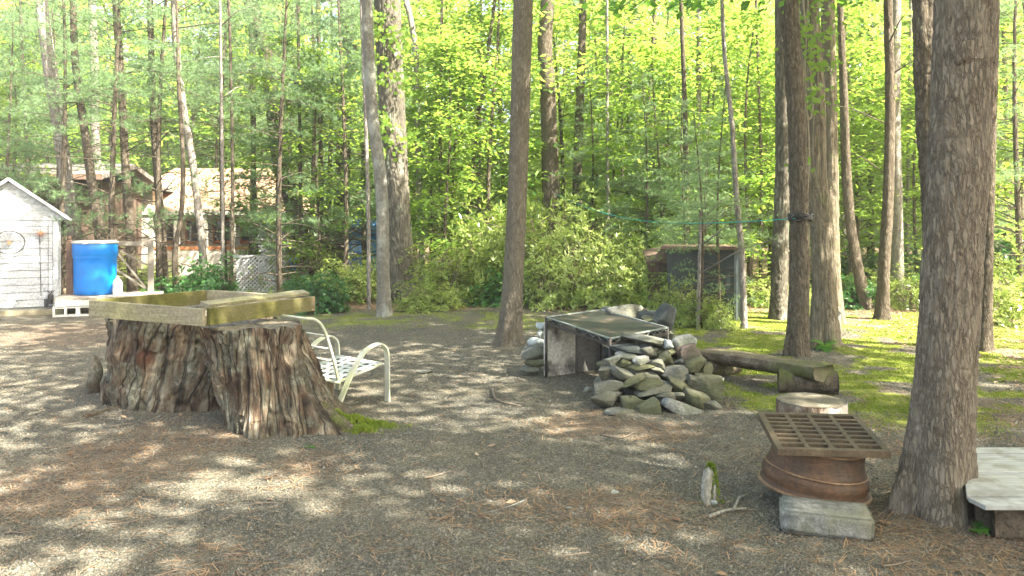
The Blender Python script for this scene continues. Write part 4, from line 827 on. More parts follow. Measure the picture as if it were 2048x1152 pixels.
# ------------------------------------------------------------------ log bench
M['log_bark'] = bark('old log', (.15, .12, .085), (.035, .028, .02), (.08, .065, .045), 12, 12, .1, (.1, .12, .03), .56)
M['log_top'] = basic('weathered log plank', [(.3, (.06, .042, .027)), (.55, (.13, .10, .07)), (.75, (.25, .215, .17))], (1, 1, 1), 12, bs=.6, stain=(.075, .08, .025), ss=2.2, fine=50)
M['log_end'] = basic('dark log end', [(.3, (.045, .036, .028)), (.7, (.13, .1, .075))], ns=18, bs=.7)
bA, bB = Vector((1.95, 8.02, 0)), Vector((2.74, 6.93, 0)); bd = (bB-bA).normalized(); bs_d = Vector((bd.y, -bd.x, 0))*-1
bn = thing('log_bench', 'rustic bench of a split log plank laid across two short logs', 'bench', (bA+bB)/2); bc = (bA+bB)/2
def log_mesh(a, b, r, mat, seed, nth=36, nz=30, half=False, zflat=0, sq=1.0):
    a, b = np.array(a), np.array(b); t = unit(b-a); side = unit(np.cross(t, [0, 0, 1.] if abs(t[2]) < .9 else [0, 1., 0])); up = np.cross(side, t)
    th = np.linspace(0, 2*PI, nth, endpoint=False); f = np.linspace(0, 1, nz); Ff, TH = np.meshgrid(f, th, indexing='ij'); ln = np.linalg.norm(b-a)
    R = r*(1+.09*vnoise(TH/(2*PI)*9, Ff*ln*3, 0, seed, 9)+.05*vnoise(TH/(2*PI)*24, Ff*ln*9, 0, seed+1, 24))
    u = R*np.sin(TH)*sq
    if half: u = np.minimum(u, zflat+.008*vnoise(TH*2, Ff*ln*6, 0, seed+3))
    V = a+t*(Ff*ln)[..., None]+side*(R*np.cos(TH))[..., None]+up*u[..., None]; V = V.reshape(-1, 3); n0 = len(V)
    i = np.arange(nz*nth).reshape(nz, nth); j = np.roll(i, -1, 1); F = np.stack([i[:-1], j[:-1], j[1:], i[1:]], -1).reshape(-1, 4)
    fs = [tuple(x) for x in F.tolist()]; m = MB(); m.v = [tuple(v) for v in V]; m.f = fs+[tuple(i[0].tolist()), tuple(i[-1].tolist()[::-1])]; return m
for (ctr, ln, r, sd_) in ((bA+bd*.2, .5, .085, 5), (bB-bd*.16, .50, .105, 6)):
    ax_ = Vector((.97, -.24, 0)).normalized() if sd_ == 6 else bs_d; o_ = ctr-bc
    m = log_mesh(o_-ax_*ln/2+Vector((0, 0, r*.92)), o_+ax_*ln/2+Vector((0, 0, r*.92)), r, None, sd_); m.build('support_log', M['log_bark'], bn, True)
log_mesh(bA-bc+Vector((0, 0, .2)), bB-bc+Vector((0, 0, .215)), .16, None, 9, 48, 60, True, .045, .55).build('seat_log', M['log_top'], bn, True)
# low cut stump
ls = thing('low_stump', 'low round sawn stump with flaky white-brown bark behind the iron grate', 'stump', (2.27, 6.0, 0))
M['flaky_bark'] = bark('flaky bark', (.36, .3, .22), (.05, .035, .025), (.17, .09, .05), 16, 5, .14, (.6, .56, .48), .56)
log_mesh((0, 0, -.03), (0, 0, .168), .255, None, 14, 90, 24).build('trunk', M['flaky_bark'], ls, True)
MB().lathe([(.245, .160), (.243, .171), (.2, .173), (.1, .172), (.0, .171)], n=48).build('cut_face', M['cut_wood'], ls)

# ------------------------------------------------------------------ rusty rim with drain grate on a concrete block
M['rust'] = basic('rusty steel', [(.3, (.05, .027, .013)), (.55, (.095, .05, .024)), (.75, (.17, .095, .045))], (1, 1, 5), 4, rough=.62, bs=.8, bd=.006, spec=.35, fine=45, metal=.1, stain=(.06, .04, .024), ss=5)
M['rust_iron'] = basic('rusty cast iron', [(.3, (.05, .034, .018)), (.55, (.085, .06, .032)), (.75, (.13, .095, .055))], ns=8, rough=.65, bs=.5, bd=.004, spec=.4, fine=60)
M['block'] = basic('rough concrete block', [(.3, (.10, .10, .085)), (.5, (.19, .19, .165)), (.75, (.36, .365, .33))], ns=22, bs=.9, bd=.01, fine=130, stain=(.17, .17, .12), ss=6)
def cinder(loc, rz, size, label, mat, tilt=0):
    bm = bmesh.new(); bmesh.ops.create_cube(bm, size=1)
    for v in bm.verts: v.co = Vector((v.co.x*size[0], v.co.y*size[1], v.co.z*size[2]))
    bmesh.ops.bevel(bm, geom=bm.edges[:], offset=.012, segments=2, affect='EDGES'); bmesh.ops.subdivide_edges(bm, edges=bm.edges[:], cuts=5, use_grid_fill=True)
    for v in bm.verts:
        n = fbm(v.co.x*12+7, v.co.y*12, v.co.z*12, 5, 3)*.009+fbm(v.co.x*3+1, v.co.y*3, v.co.z*3, 6, 2)*.012; v.co += v.co.normalized()*float(n)
    me = bpy.data.meshes.new('concrete block'); bm.to_mesh(me); bm.free(); me.materials.append(mat); me.polygons.foreach_set('use_smooth', np.ones(len(me.polygons), bool))
    o = put('concrete_block', me, None, loc, (0, tilt, rz)); tag(o, label, 'concrete block'); return o
cinder((1.55, 3.91, .05), math.radians(-16), (.42, .25, .11), 'rough grey concrete block lying under the rusty wheel rim', M['block'], .02)
rimc = Vector((1.635, 4.27, .112)); RM = Matrix.Rotation(math.radians(6), 3, 'Y')@Matrix.Rotation(math.radians(2), 3, 'X')
rim = thing('wheel_rim', 'brown rusty steel wheel rim lying flat and tilted on the concrete block', 'wheel rim', rimc)
pr_ = [(.20, -.03), (.262, -.036), (.276, -.034), (.282, -.026), (.281, -.014), (.271, -.006), (.268, .004), (.273, .02), (.274, .05), (.268, .066), (.257, .075), (.257, .086), (.247, .105), (.240, .13), (.237, .15), (.237, .17), (.235, .20), (.238, .206), (.238, .212), (.23, .212), (.215, .205), (.215, .16), (.225, .10), (.25, .05), (.265, .0), (.2, -.03)]
MB().lathe(pr_, (0, 0, 0), 96, RM).build('barrel', M['rust'], rim, True)
def ring(rr_, zz, t, nm):
    MB().lathe([(rr_+t*math.cos(a), zz+t*math.sin(a)) for a in np.linspace(0, 2*PI, 9)], (0, 0, 0), 96, RM).build(nm, M['rust_lip'], rim, True)
M['rust_lip'] = basic('worn rusty lip', [(.3, (.10, .06, .03)), (.55, (.17, .10, .05)), (.75, (.26, .17, .09))], ns=9, rough=.6, bs=.6, bd=.004, spec=.35, fine=60)
ring(.281, -.024, .011, 'rolled_lip'); ring(.259, .081, .0055, 'bead'); ring(.237, .205, .007, 'top_lip')
MB().lathe([(.235, .12), (.2, .115), (.12, .10), (.1, .10), (.1, .095), (.12, .094), (.2, .108), (.235, .112)], (0, 0, 0), 64, RM).build('disc', M['rust'], rim, True)
g0 = Vector((1.356, 4.02, .325)); gx = Vector((.565, -.035, -.005)); gy = Vector((.085, .60, .045)); gn = gx.cross(gy).normalized(); TH_ = .036
g0.x = 1.352
gt = thing('drain_grate', 'square rusty cast iron drain grate with rows of slots on the wheel rim', 'drain grate', g0)
def gpt(u, v, w=0): return gx*u+gy*v+gn*w
def gbar(u0, u1, v0, v1, w0, w1, name, bev=.0015):
    vs = [gpt(u, v, w) for w in (w0, w1) for v in (v0, v1) for u in (u0, u1)]
    MB().add(vs, [(0, 2, 3, 1), (4, 5, 7, 6), (0, 1, 5, 4), (2, 6, 7, 3), (0, 4, 6, 2), (1, 3, 7, 5)]).build(name, M['rust_iron'], gt, bevel=bev)
gbar(0, 1, 0, .055, 0, TH_, 'rim_bar'); gbar(0, 1, .945, 1, 0, TH_, 'rim_bar'); gbar(0, .06, .055, .945, 0, TH_-.0005, 'rim_bar'); gbar(.94, 1, .055, .945, 0, TH_-.0005, 'rim_bar')
for j in range(1, 4): u = .06+.88*j/4; gbar(u-.022, u+.022, .055, .945, .002, TH_-.001, 'long_bar')
for j in range(4):
    u0, u1 = .06+.88*j/4+(.022 if j else 0), .06+.88*(j+1)/4-(.022 if j < 3 else 0)
    for k in range(1, 8): v = .055+.89*k/8; gbar(u0, u1, v-.021, v+.021, .004, TH_-.0018, 'cross_bar', 0)

# ------------------------------------------------------------------ white plank table on a log, far right
M['white_plank'] = basic('chalky white planks', [(.3, (.26, .26, .24)), (.6, (.36, .365, .34)), (.8, (.46, .46, .43))], (1, 14, 1), 4, stain=(.22, .215, .18), ss=7, rough=.75, bs=.15, bd=.003, spec=.1)
wt = thing('plank_table', 'low white plank tabletop with cut corners lying on a brown log', 'table', (2.5, 4.0, 0))
edges = [(3.60, 2.17, 2.17), (3.72, 2.14, 2.155), (3.90, 2.19, 2.24), (4.08, 2.30, 2.36), (4.26, 2.40, 2.48), (4.44, 2.53, 2.6), (4.54, 2.62, 2.7)]
ys = [3.60, 3.72, 3.90, 4.08, 4.26, 4.42, 4.54]
xl = [2.165, 2.15, 2.24, 2.33, 2.44, 2.56, 2.68]
for i in range(6):
    y0, y1 = ys[i]+.006, ys[i+1]-.005; z = .195+(.005 if i % 2 else 0)
    MB().prism([(xl[i]-2.5, y0-4), (1.0, y0-4), (1.0, y1-4), (xl[i+1]-2.5, y1-4)], z, z+.022).build('plank', M['white_plank'], wt, bevel=.0025)
MB().box((.3, .1, .165), (.07, .8, .055)).build('batten', M['board_end'], wt)
lg_ = log_mesh((2.28, 3.80, .085), (3.4, 3.72, .095), .098, None, 33, 48, 50); o = lg_.build('lying_log', M['log_bark'], None, True); tag(o, 'brown round log lying under the white plank table', 'log')
o = log_mesh((2.42, 4.62, .06), (2.75, 4.42, .1), .075, None, 34, 24, 12).build('split_log', M['log_end'], None, True); tag(o, 'dark rough chunk of split wood behind the white plank table', 'log')
o = log_mesh((2.36, 4.06, .04), (2.38, 3.78, .05), .06, None, 35, 20, 10).build('split_log', M['log_end'], None, True); tag(o, 'dark rotten wood chunk tucked under the table corner beside the pine', 'log')

# ------------------------------------------------------------------ broken post, sticks
M['old_wood'] = basic('grey rotten wood', [(.3, (.14, .13, .1)), (.55, (.27, .26, .21)), (.75, (.42, .42, .36))], (3, 3, 1), 12, bs=.8, fine=60)
bp = thing('broken_post', 'short broken grey wooden post with green moss on its top', 'post', tuple(G(1412, 1008)))
V_ = [(0, 0, -.03), (.0, .0, .06), (.012, .02, .13), (.03, .03, .19)]
MB().tube(spline(V_, 12), [.024, .028, .022, .03, .024, .031, .027, .03, .026, .03, .022, .012], 9).build('post', M['old_wood'], bp, True)
MB().tube([(.04, .01, .02), (.05, .01, .1)], [.015, .006], 6).build('splinter', M['old_wood'], bp, True)
moss_blob(bp, [(.035, .03, .2, .05)], 700, 8, .016)
def stick(label, pts, r, mat='old_wood', fork=None, name='stick'):
    g_ = [G(*p) for p in pts]; b = g_[0].copy(); P_ = [p-b+Vector((0, 0, .008+rr.uniform(0, .008))) for p in g_]
    m = MB().tube(spline(P_, 14), [r*(1-.5*i/13) for i in range(14)], 7)
    if fork: m.tube([p-b+Vector((0, 0, .012)) for p in [G(*q) for q in fork]], [r*.7]*(len(fork)-1)+[r*.3], 6)
    o = m.build(name, M[mat], None, True); o.location = b; tag(o, label, 'stick'); return o
stick('thin lichen white stick lying on the open gravel', [(1052, 1004), (1020, 1017), (985, 1029), (955, 1036), (940, 1048)], .008, 'pale_twig' if False else 'old_wood', [(955, 1036), (944, 1043), (930, 1042)])
stick('forked stick lying right of the broken post', [(1418, 1038), (1455, 1025), (1492, 1020)], .010, fork=[(1466, 1025), (1478, 1000), (1502, 990)])
stick('thin brown pine twig lying left of the broken post', [(1212, 1008), (1260, 1018), (1340, 1040)], .004, 'twig', [(1290, 1026), (1315, 1050), (1335, 1065)])
stick('dark twisted stick on the gravel left of the stone pile', [(984, 778), (990, 798), (1010, 808), (1042, 814)], .012, 'twig')
stick('dark slab of broken bark on the ground before the stump', [(170, 838), (200, 828), (240, 815), (262, 812)], .022, 'stump_dark', name='bark_piece')
stick('small brown twig in the shade near the stump shadow', [(318, 846), (332, 836), (340, 828)], .009, 'twig')
stick('short twig lying in the sunlit gravel before the fireplace', [(1200, 872), (1240, 880), (1270, 868)], .006, 'twig')

# ------------------------------------------------------------------ white shed
M['shed_white'] = basic('whitewashed boards', [(.3, (.26, .28, .29)), (.5, (.4, .42, .43)), (.75, (.56, .58, .58))], (1, 1, 8), 4, rough=.7, bs=.35, fine=30)
M['shed_trim'] = basic('white trim', [(.3, (.30, .32, .32)), (.5, (.42, .44, .44)), (.7, (.52, .54, .53))], ns=3, fine=25, rough=.7)
M['shingle'] = basic('grey shingle roof', [(.3, (.09, .09, .085)), (.7, (.2, .2, .19))], ns=20)
M['dark_metal'] = basic('dark iron fitting', [(.3, (.03, .03, .03)), (.7, (.08, .075, .07))], ns=20, rough=.5, metal=.4)
M['orange_rust'] = basic('orange rust', [(.3, (.3, .1, .05)), (.7, (.45, .18, .09))], ns=20)
so = Vector((-7.72, 13.45, 0)); sr = math.radians(30); shed = thing('garden_shed', 'small white board shed with gabled front and a bicycle wheel on its door', 'shed', so, rz=sr)
W, DP, EH, PH = 1.46, 1.5, 1.60, 2.24        # local x: -W..0 along the front, y: depth
MB().prism([(-W, .04), (0, .04), (0, DP), (-W, DP)], .06, EH).build('wall', M['shed_trim'], shed)
MB().box((-W/2, .022, EH/2+.04), (W-.1, .02, EH-.14)).build('dark_gap_backing', M['shingle'], shed)  # added dark sheet, its colour makes the gaps between the boards read dark
MB().box((-W/2, .05, .03), (W+.1, .3, .1)).build('sill_beam', M['board_grey'], shed)
nb = 12; bh = (EH-.12)/nb
for i in range(nb):
    z = .12+bh*(i+.5)
    MB().box((-.58, .012, z), (.82, .03, bh-.009), jit=.0015).build('door_board', M['shed_white'], shed)
    MB().box((-.13, .014, z), (.06, .028, bh-.009), jit=.001).build('board', M['shed_white'], shed)
    MB().box((-1.28, .016, z), (.54, .028, bh-.009), jit=.001).build('board', M['shed_white'], shed)
for x_, w_ in ((-.055, .075), (-1.54, .06)): MB().box((x_, -.004, EH/2+.04), (w_, .03, EH-.08)).build('corner_board', M['shed_trim'], shed)
MB().box((.012, .09, EH/2+.03), (.02, .09, EH-.1)).build('corner_board', M['shed_trim'], shed)
for i in range(3): MB().box((.03, .055, .45+i*.42), (.012, .03, .3)).build('hinge', M['dark_metal'], shed)
MB().box((-W/2, .0, EH+.005), (W+.22, .035, .035)).build('lintel', M['shed_trim'], shed)
gb = MB(); ov = .12; gx0, gx1, gm = -W-ov, ov, -W/2; ng = 5
for i in range(ng):
    z0 = EH+.025+(PH-EH-.06)*i/ng; z1 = EH+.025+(PH-EH-.06)*(i+1)/ng-.005; f0 = (z0-EH)/(PH-EH); f1 = (z1-EH)/(PH-EH)
    pts = [(gx0+(gm-gx0)*f0, z0), (gx1+(gm-gx1)*f0, z0), (gx1+(gm-gx1)*f1, z1), (gx0+(gm-gx0)*f1, z1)]
    MB().add([(p[0], y, p[1]) for y in (-.02, .02) for p in pts], [(0, 1, 2, 3), (7, 6, 5, 4), (0, 4, 5, 1), (1, 5, 6, 2), (2, 6, 7, 3), (3, 7, 4, 0)]).build('gable_board', M['shed_trim'], shed)
for sgn in (0, 1):
    e = (gx1+.06 if sgn else gx0-.06); pts = [(e, EH-.03), (gm, PH+.01), (gm, PH+.045), (e, EH+.01)]
    MB().add([(p[0], y, p[1]) for y in (-.1, DP+.1) for p in pts], [(0, 1, 2, 3), (7, 6, 5, 4), (0, 4, 5, 1), (1, 5, 6, 2), (2, 6, 7, 3), (3, 7, 4, 0)]).build('roof', M['shingle'], shed)
    MB().beam((e, -.11, EH-.02), (gm, -.11, PH+.02), .02, .045, up=(0, 1, 0) if False else (0, 0, 1)).build('barge_board', M['shed_trim'], shed)
MB().box((-1.06, -.025, .1+.45), (.012, .01, 0.9)).build('door_gap', M['dark_metal'], shed)
MB().box((-.93, -.01, 1.02), (.16, .012, .03)).build('latch', M['dark_metal'], shed); MB().box((-.88, -.012, .9), (.02, .012, .16)).build('hasp', M['dark_metal'], shed)
MB().box((-.20, -.012, .18), (.05, .02, .14)).build('hook_plate', M['dark_metal'], shed)
MB().tube([(-.29, -.01, 1.35), (-.27, -.01, .3)], .005, 5).build('stake', M['dark_metal'], shed)
WC = Vector((-.72, -.055, 1.21)); bw = thing('bicycle_wheel', 'bent old bicycle wheel hanging on the shed door', 'bicycle wheel', so+Matrix.Rotation(sr, 3, 'Z')@WC, rz=sr)
rg = [(math.cos(a)*.22, 0, math.sin(a)*.19) for a in np.linspace(0, 2*PI, 41)]; MB().tube(rg, .008, 6, False).build('tyre', M['dark_metal'], bw, True)
sp_ = MB()
for k in range(18): a = k*2*PI/18; sp_.tube([(0, 0, 0), (math.cos(a)*.215, 0, math.sin(a)*.185)], .0022, 4)
sp_.build('spokes', M['iron_edge'], bw); MB().lathe([(0, -.02), (.03, -.02), (.03, .02), (0, .02)], (0, 0, 0), 14, Matrix.Rotation(PI/2, 3, 'X')).build('hub', M['orange_rust'], bw)
oc = so+Matrix.Rotation(sr, 3, 'Z')@Vector((-.27, -.05, 1.37)); orn = thing('rusty_flower_ornament', 'orange rusty metal flower ornament fixed on the shed door', 'ornament', oc, rz=sr)
for k in range(8): a = k*PI/4; MB().beam((0, 0, 0), (math.cos(a)*.085, 0, math.sin(a)*.075), .008, .034, up=(0, 1, 0)).build('petal', M['orange_rust'], orn)
MB().lathe([(0, -.012), (.03, -.01), (.03, .01), (0, .012)], (0, 0, 0), 12, Matrix.Rotation(PI/2, 3, 'X')).build('centre', M['orange_rust'], orn)
hc = so+Matrix.Rotation(sr, 3, 'Z')@Vector((-.13, -.07, .25)); hl = thing('lantern', 'small dark metal lantern hanging low on the shed front', 'lantern', hc, rz=sr)
MB().lathe([(0, .1), (.03, .08), (.045, .06), (.04, -.08), (.0, -.09)], n=10).build('lamp_body', M['dark_metal'], hl)
for k in range(5): a = k*1.26; MB().tube([(0, 0, .09), (math.cos(a)*.06, math.sin(a)*.03, .14)], .006, 4).build('leaf_finial', M['dark_metal'], hl)

# ------------------------------------------------------------------ deck with barrel
M['deck_wood'] = basic('grey deck wood', [(.3, (.18, .155, .12)), (.6, (.3, .265, .21)), (.8, (.4, .37, .31))], ns=12, bs=.4, fine=30)
M['dark_rail'] = basic('dark rail wood', [(.3, (.12, .07, .05)), (.7, (.22, .15, .11))], ns=10)
M['rail_grey'] = basic('rail grey wood', [(.3, (.12, .105, .08)), (.7, (.2, .18, .145))], ns=10)
M['block_pale'] = basic('pale cinder block', [(.3, (.42, .41, .36)), (.7, (.6, .58, .52))], ns=30, bs=.5)
do = Vector((-6.85, 13.5, 0)); dr = math.radians(24); RD = Matrix.Rotation(dr, 3, 'Z')
dk = thing('deck_platform', 'low grey wooden deck platform with rails beside the white shed', 'deck', do, rz=dr)
for i in range(9): MB().box((0, -.36+i*.115, .285), (1.62, .108, .035), jit=.001).build('deck_board', M['deck_wood'], dk, bevel=.002)
MB().box((0, -.395, .22), (1.6, .035, .09)).build('fascia', M['block_pale'], dk); MB().box((0, .5, .22), (1.6, .035, .09)).build('fascia', M['deck_wood'], dk)
for x_, m_ in ((-.68, 'dark_rail'), (.60, 'rail_grey')):
    MB().box((x_, .5, .3+.46), (.1, .09, .92), jit=.002).build('rail_post', M[m_], dk, bevel=.004)
    MB().lathe([(.05, 1.22), (.03, 1.24), (.042, 1.27), (.03, 1.3), (0, 1.32)], (x_, .5, 0), 10).build('finial', M[m_], dk)
MB().box((-.04, .5, 1.17), (1.2, .06, .07)).build('top_rail', M['rail_grey'], dk)
for z0, z1 in ((.34, .76), (.78, 1.12), (.34, 1.12)):
    MB().beam((-.62, .49, z0), (-.06, .49, z1), .03, .05, up=(0, 1, 0)).build('brace', M['dark_rail'], dk); MB().beam((.54, .52, z0), (-.02, .52, z1), .03, .05, up=(0, 1, 0)).build('brace', M['rail_grey'], dk)
for i, x_ in enumerate((-.66, -.30, .1, .5)):
    c = do+RD@Vector((x_, -.3, 0)); t = thing('cinder_block', ('pale hollow cinder block under the deck corner nearest the shed', 'pale hollow cinder block under the deck, second from the shed', 'pale hollow cinder block under the deck, third from the shed', 'pale hollow cinder block at the deck end farthest from the shed')[i], 'cinder block', c, 'cinder blocks under the deck', rz=dr)
    for z_ in (.015, .155): MB().box((0, 0, z_), (.36, .19, .03)).build('shell', M['block_pale'], t)
    for q_ in (-.165, 0, .165): MB().box((q_, 0, .085), (.032, .188, .11)).build('web', M['block_pale'], t)
M['blue_plastic'] = basic('blue barrel plastic', [(.3, (.003, .13, .46)), (.6, (.004, .18, .56)), (.8, (.01, .24, .62))], ns=3, rough=.35, bs=.08, spec=.5)
M['barrel_ring'] = basic('galvanised ring', [(.3, (.45, .45, .4)), (.7, (.65, .65, .58))], ns=12, rough=.4, metal=.3)
bo = Vector((-7.22, 13.66, .303)); br = thing('barrel', 'blue plastic barrel with a pale metal ring standing on the deck', 'barrel', bo)
MB().lathe([(0, 0), (.31, 0), (.33, .015), (.333, .1), (.334, .25), (.337, .5), (.339, .62), (.345, .635), (.35, .65), (.345, .665), (.355, .68), (.355, .87), (.34, .9), (0, .905)], n=56).build('drum', M['blue_plastic'], br, True)
MB().lathe([(.352, .875), (.366, .88), (.37, .895), (.366, .91), (.345, .915)], n=56).build('locking_ring', M['barrel_ring'], br, True)
MB().lathe([(0, .93), (.33, .93), (.345, .915)], n=40).build('lid', M['barrel_ring'], br, True)
MB().box((.02, -.365, .895), (.09, .025, .04)).build('ring_clasp', M['barrel_ring'], br)
jm, nt, b_, N_, L2 = nmat('cloudy plastic'); b_.inputs['Base Color'].default_value = (.75, .8, .82, 1); b_.inputs['Roughness'].default_value = .35; b_.inputs['Transmission Weight'].default_value = .35
jg = thing('plastic_jug', 'cloudy white plastic jug standing right of the blue barrel', 'jug', (-6.78, 13.55, .303))
MB().lathe([(0, 0), (.07, .0), (.078, .02), (.078, .1), (.072, .11), (.078, .12), (.078, .2), (.05, .26), (.022, .28), (.022, .3)], n=20).build('bottle', jm, jg, True)
MB().lathe([(.025, .29), (.026, .32), (0, .322)], n=14).build('cap', M['white_strap'], jg)

# ------------------------------------------------------------------ cabin and cottage behind the left trees
M['brown_wall'] = basic('brown cabin siding', [(.3, (.075, .05, .035)), (.7, (.14, .095, .065))], (14, 14, .5), 2, bs=.5)
M['tan_roof'] = basic('tan shingles', [(.3, (.36, .2, .13)), (.6, (.5, .31, .2)), (.8, (.6, .42, .3))], ns=9, fine=60)
M['grey_roof'] = basic('grey brown roof', [(.3, (.14, .12, .1)), (.7, (.26, .23, .2))], ns=9, fine=60)
M['cream'] = basic('cream wall', [(.3, (.5, .46, .38)), (.7, (.68, .64, .55))], ns=3)
M['orange_trim'] = basic('orange stained trim', [(.3, (.32, .12, .04)), (.7, (.46, .2, .08))], ns=5)
M['glass'] = basic('dark window glass', [(.3, (.02, .025, .03)), (.7, (.05, .055, .06))], ns=3, rough=.08, bs=0, spec=.8)
cb = thing('cabin', 'brown wooden cabin with a low grey roof behind the white shed', 'cabin', (-12.55, 18.6, 0), rz=math.radians(8))
MB().box((0, 1.8, 1.3), (5.0, 3.6, 2.6)).build('wall', M['brown_wall'], cb)
for x_ in np.arange(-2.3, 2.4, .3): MB().box((x_, -.012, 1.3), (.035, .02, 2.55)).build('batten', M['brown_wall'], cb)
MB().add([(-2.9, -.5, 2.58), (2.9, -.5, 2.58), (2.9, 1.8, 2.98), (-2.9, 1.8, 2.98), (-2.9, -.5, 2.70), (2.9, -.5, 2.70), (2.9, 1.8, 3.11), (-2.9, 1.8, 3.11)], [(3, 2, 1, 0), (4, 5, 6, 7), (0, 1, 5, 4), (1, 2, 6, 5), (2, 3, 7, 6), (3, 0, 4, 7)]).build('roof', M['grey_roof'], cb)
MB().add([(-2.9, 1.8, 2.98), (2.9, 1.8, 2.98), (2.9, 4.1, 2.58), (-2.9, 4.1, 2.58), (-2.9, 1.8, 3.11), (2.9, 1.8, 3.11), (2.9, 4.1, 2.70), (-2.9, 4.1, 2.70)], [(3, 2, 1, 0), (4, 5, 6, 7), (0, 1, 5, 4), (1, 2, 6, 5), (2, 3, 7, 6), (3, 0, 4, 7)]).build('roof', M['grey_roof'], cb)
MB().box((0, -.52, 2.63), (5.8, .04, .13)).build('fascia', M['dark_rail'], cb)
ct = thing('cottage', 'low cottage with a sunlit tan roof, posts and orange trim behind the trees', 'cottage', (-9.3, 23.3, 0), rz=math.radians(6))
MB().box((0, 2.2, .9), (5.6, 3.4, 1.8)).build('wall', M['cream'], ct)
def slab(pts, t, name, mat, par): MB().add(list(pts)+[(p[0], p[1], p[2]+t) for p in pts], [(3, 2, 1, 0), (4, 5, 6, 7), (0, 1, 5, 4), (1, 2, 6, 5), (2, 3, 7, 6), (3, 0, 4, 7)]).build(name, mat, par)
slab([(-2.6, -.2, 1.85), (3.1, -.2, 1.85), (1.6, 2.2, 3.25), (-1.3, 2.2, 3.25)], .08, 'roof', M['tan_roof'], ct)
slab([(1.6, 2.2, 3.25), (3.1, -.2, 1.85), (3.2, 4.4, 1.85), (1.62, 2.3, 3.25)], .08, 'roof', M['tan_roof'], ct)
slab([(-1.3, 2.2, 3.25), (1.6, 2.2, 3.25), (3.2, 4.5, 1.85), (-2.7, 4.5, 1.85)], .08, 'roof', M['tan_roof'], ct)
MB().box((.3, -.22, 1.86), (5.7, .05, .12)).build('fascia', M['cream'], ct)
slab([(-4.6, -.4, 2.2), (-2.2, -.4, 3.0), (-2.2, 3.6, 3.0), (-4.6, 3.6, 2.2)], .08, 'roof', M['grey_roof'], ct); slab([(-2.2, -.4, 3.0), (-.9, -.4, 2.5), (-.9, 3.6, 2.5), (-2.2, 3.6, 3.0)], .08, 'roof', M['grey_roof'], ct)
MB().add([(-4.4, -.2, 0), (-1.2, -.2, 0), (-1.2, -.2, 2.5), (-2.2, -.2, 2.96), (-4.4, -.2, 2.2), (-4.4, 3.4, 0), (-1.2, 3.4, 0), (-1.2, 3.4, 2.5), (-2.2, 3.4, 2.96), (-4.4, 3.4, 2.2)], [(0, 1, 2, 3, 4), (9, 8, 7, 6, 5), (1, 6, 7, 2), (0, 4, 9, 5)]).build('gable_wall', M['cream'], ct)
for i, x_ in enumerate((-.95, -.15, .65, 1.45)):
    f_ = MB().box((x_, .48, 1.3), (.66, .05, .75)).build('window', M['orange_trim'], ct); MB().box((x_, .45, 1.32), (.56, .02, .58)).build('pane', M['glass'], f_)
for x_ in (-1.4, -.55, .25, 1.05, 1.9): MB().box((x_, -.1, .93), (.14, .14, 1.85)).build('porch_post', M['cream'], ct)
MB().box((.3, -.08, .82), (3.4, .05, .1)).build('porch_rail', M['orange_trim'], ct); MB().box((.3, -.06, .4), (3.4, .06, .75)).build('skirting', M['cream'], ct)
# lattice panel: crossed slats
lt = thing('lattice_screen', 'white diagonal lattice screen between the cottage and the shrubs', 'lattice', P(472, 560, 16.6)-Vector((0, 0, P(472, 560, 16.6).z)), rz=.15)
for k in range(-9, 13):
    for sg, y_ in ((1, 0), (-1, .016)):
        x0 = k*.085; a_ = Vector((x0, y_, .1)); b__ = Vector((x0+sg*.72, y_, .82))
        def clip(a, b, lo, hi):
            pts = []
            for p, q_ in ((a, b), (b, a)):
                t0 = 0
                if p.x < lo: t0 = (lo-p.x)/(q_.x-p.x) if q_.x > lo else None
                elif p.x > hi: t0 = (p.x-hi)/(p.x-q_.x) if q_.x < hi else None
                if t0 is None or t0 >= 1: return None
                pts.append(p.lerp(q_, t0))
            return pts
        cc = clip(a_, b__, 0, 1.05)
        if cc and (cc[0]-cc[1]).length > .05: MB().beam(cc[0], cc[1], .03, .010, up=(0, 1, 0)).build('slat', M['shed_trim'], lt)
for z_ in (.1, .84): MB().box((.52, .008, z_), (1.15, .05, .05)).build('lattice_rail', M['shed_trim'], lt)
wb = thing('outbuilding', 'small white sided outbuilding with blue door beyond the leaning trunk', 'outbuilding', (-7.0, 23.2, 0), rz=.1)
for i in range(9): MB().box((0, 0, .1+i*.17), (1.3, .05, .162), jit=.002).build('siding_board', M['shed_trim'], wb)
MB().box((0, .75, .8), (1.3, 1.4, 1.55)).build('wall', M['cream'], wb); MB().box((0, .7, 1.64), (1.6, 1.8, .08)).build('roof', M['grey_roof'], wb)
M['tarp'] = basic('blue tarp', [(.3, (.03, .18, .55)), (.5, (.12, .35, .75)), (.7, (.55, .7, .85))], ns=5, rough=.3, bs=1, bd=.03)
p0 = P(715, 470, 22); n = 26; xs = np.linspace(-.55, .55, n); zs = np.linspace(-.5, .45, n); XX, ZZ = np.meshgrid(xs, zs); YY = .12*fbm(XX*3, ZZ*3, 0, 4, 3)+.25*(ZZ > .3)*(ZZ-.3)*3
V = np.stack([XX, YY-.1*np.sin(ZZ*6), ZZ], -1).reshape(-1, 3); V2 = V+[0, .35, -.02]; ii = np.arange(n*n).reshape(n, n); F = np.stack([ii[:-1, :-1], ii[:-1, 1:], ii[1:, 1:], ii[1:, :-1]], -1).reshape(-1, 4)
tp = thing('covered_pile', 'pile under a crumpled blue tarp seen left of the grey trunk', 'tarp', (p0.x, p0.y, 0)); o = put('tarp_sheet', mesh_np('tarp', V, F, M['tarp'], True), tp, (0, 0, p0.z))
MB().box((0, .35, .7), (1.0, .5, 1.4)).build('covered_load', M['tarp'], tp)
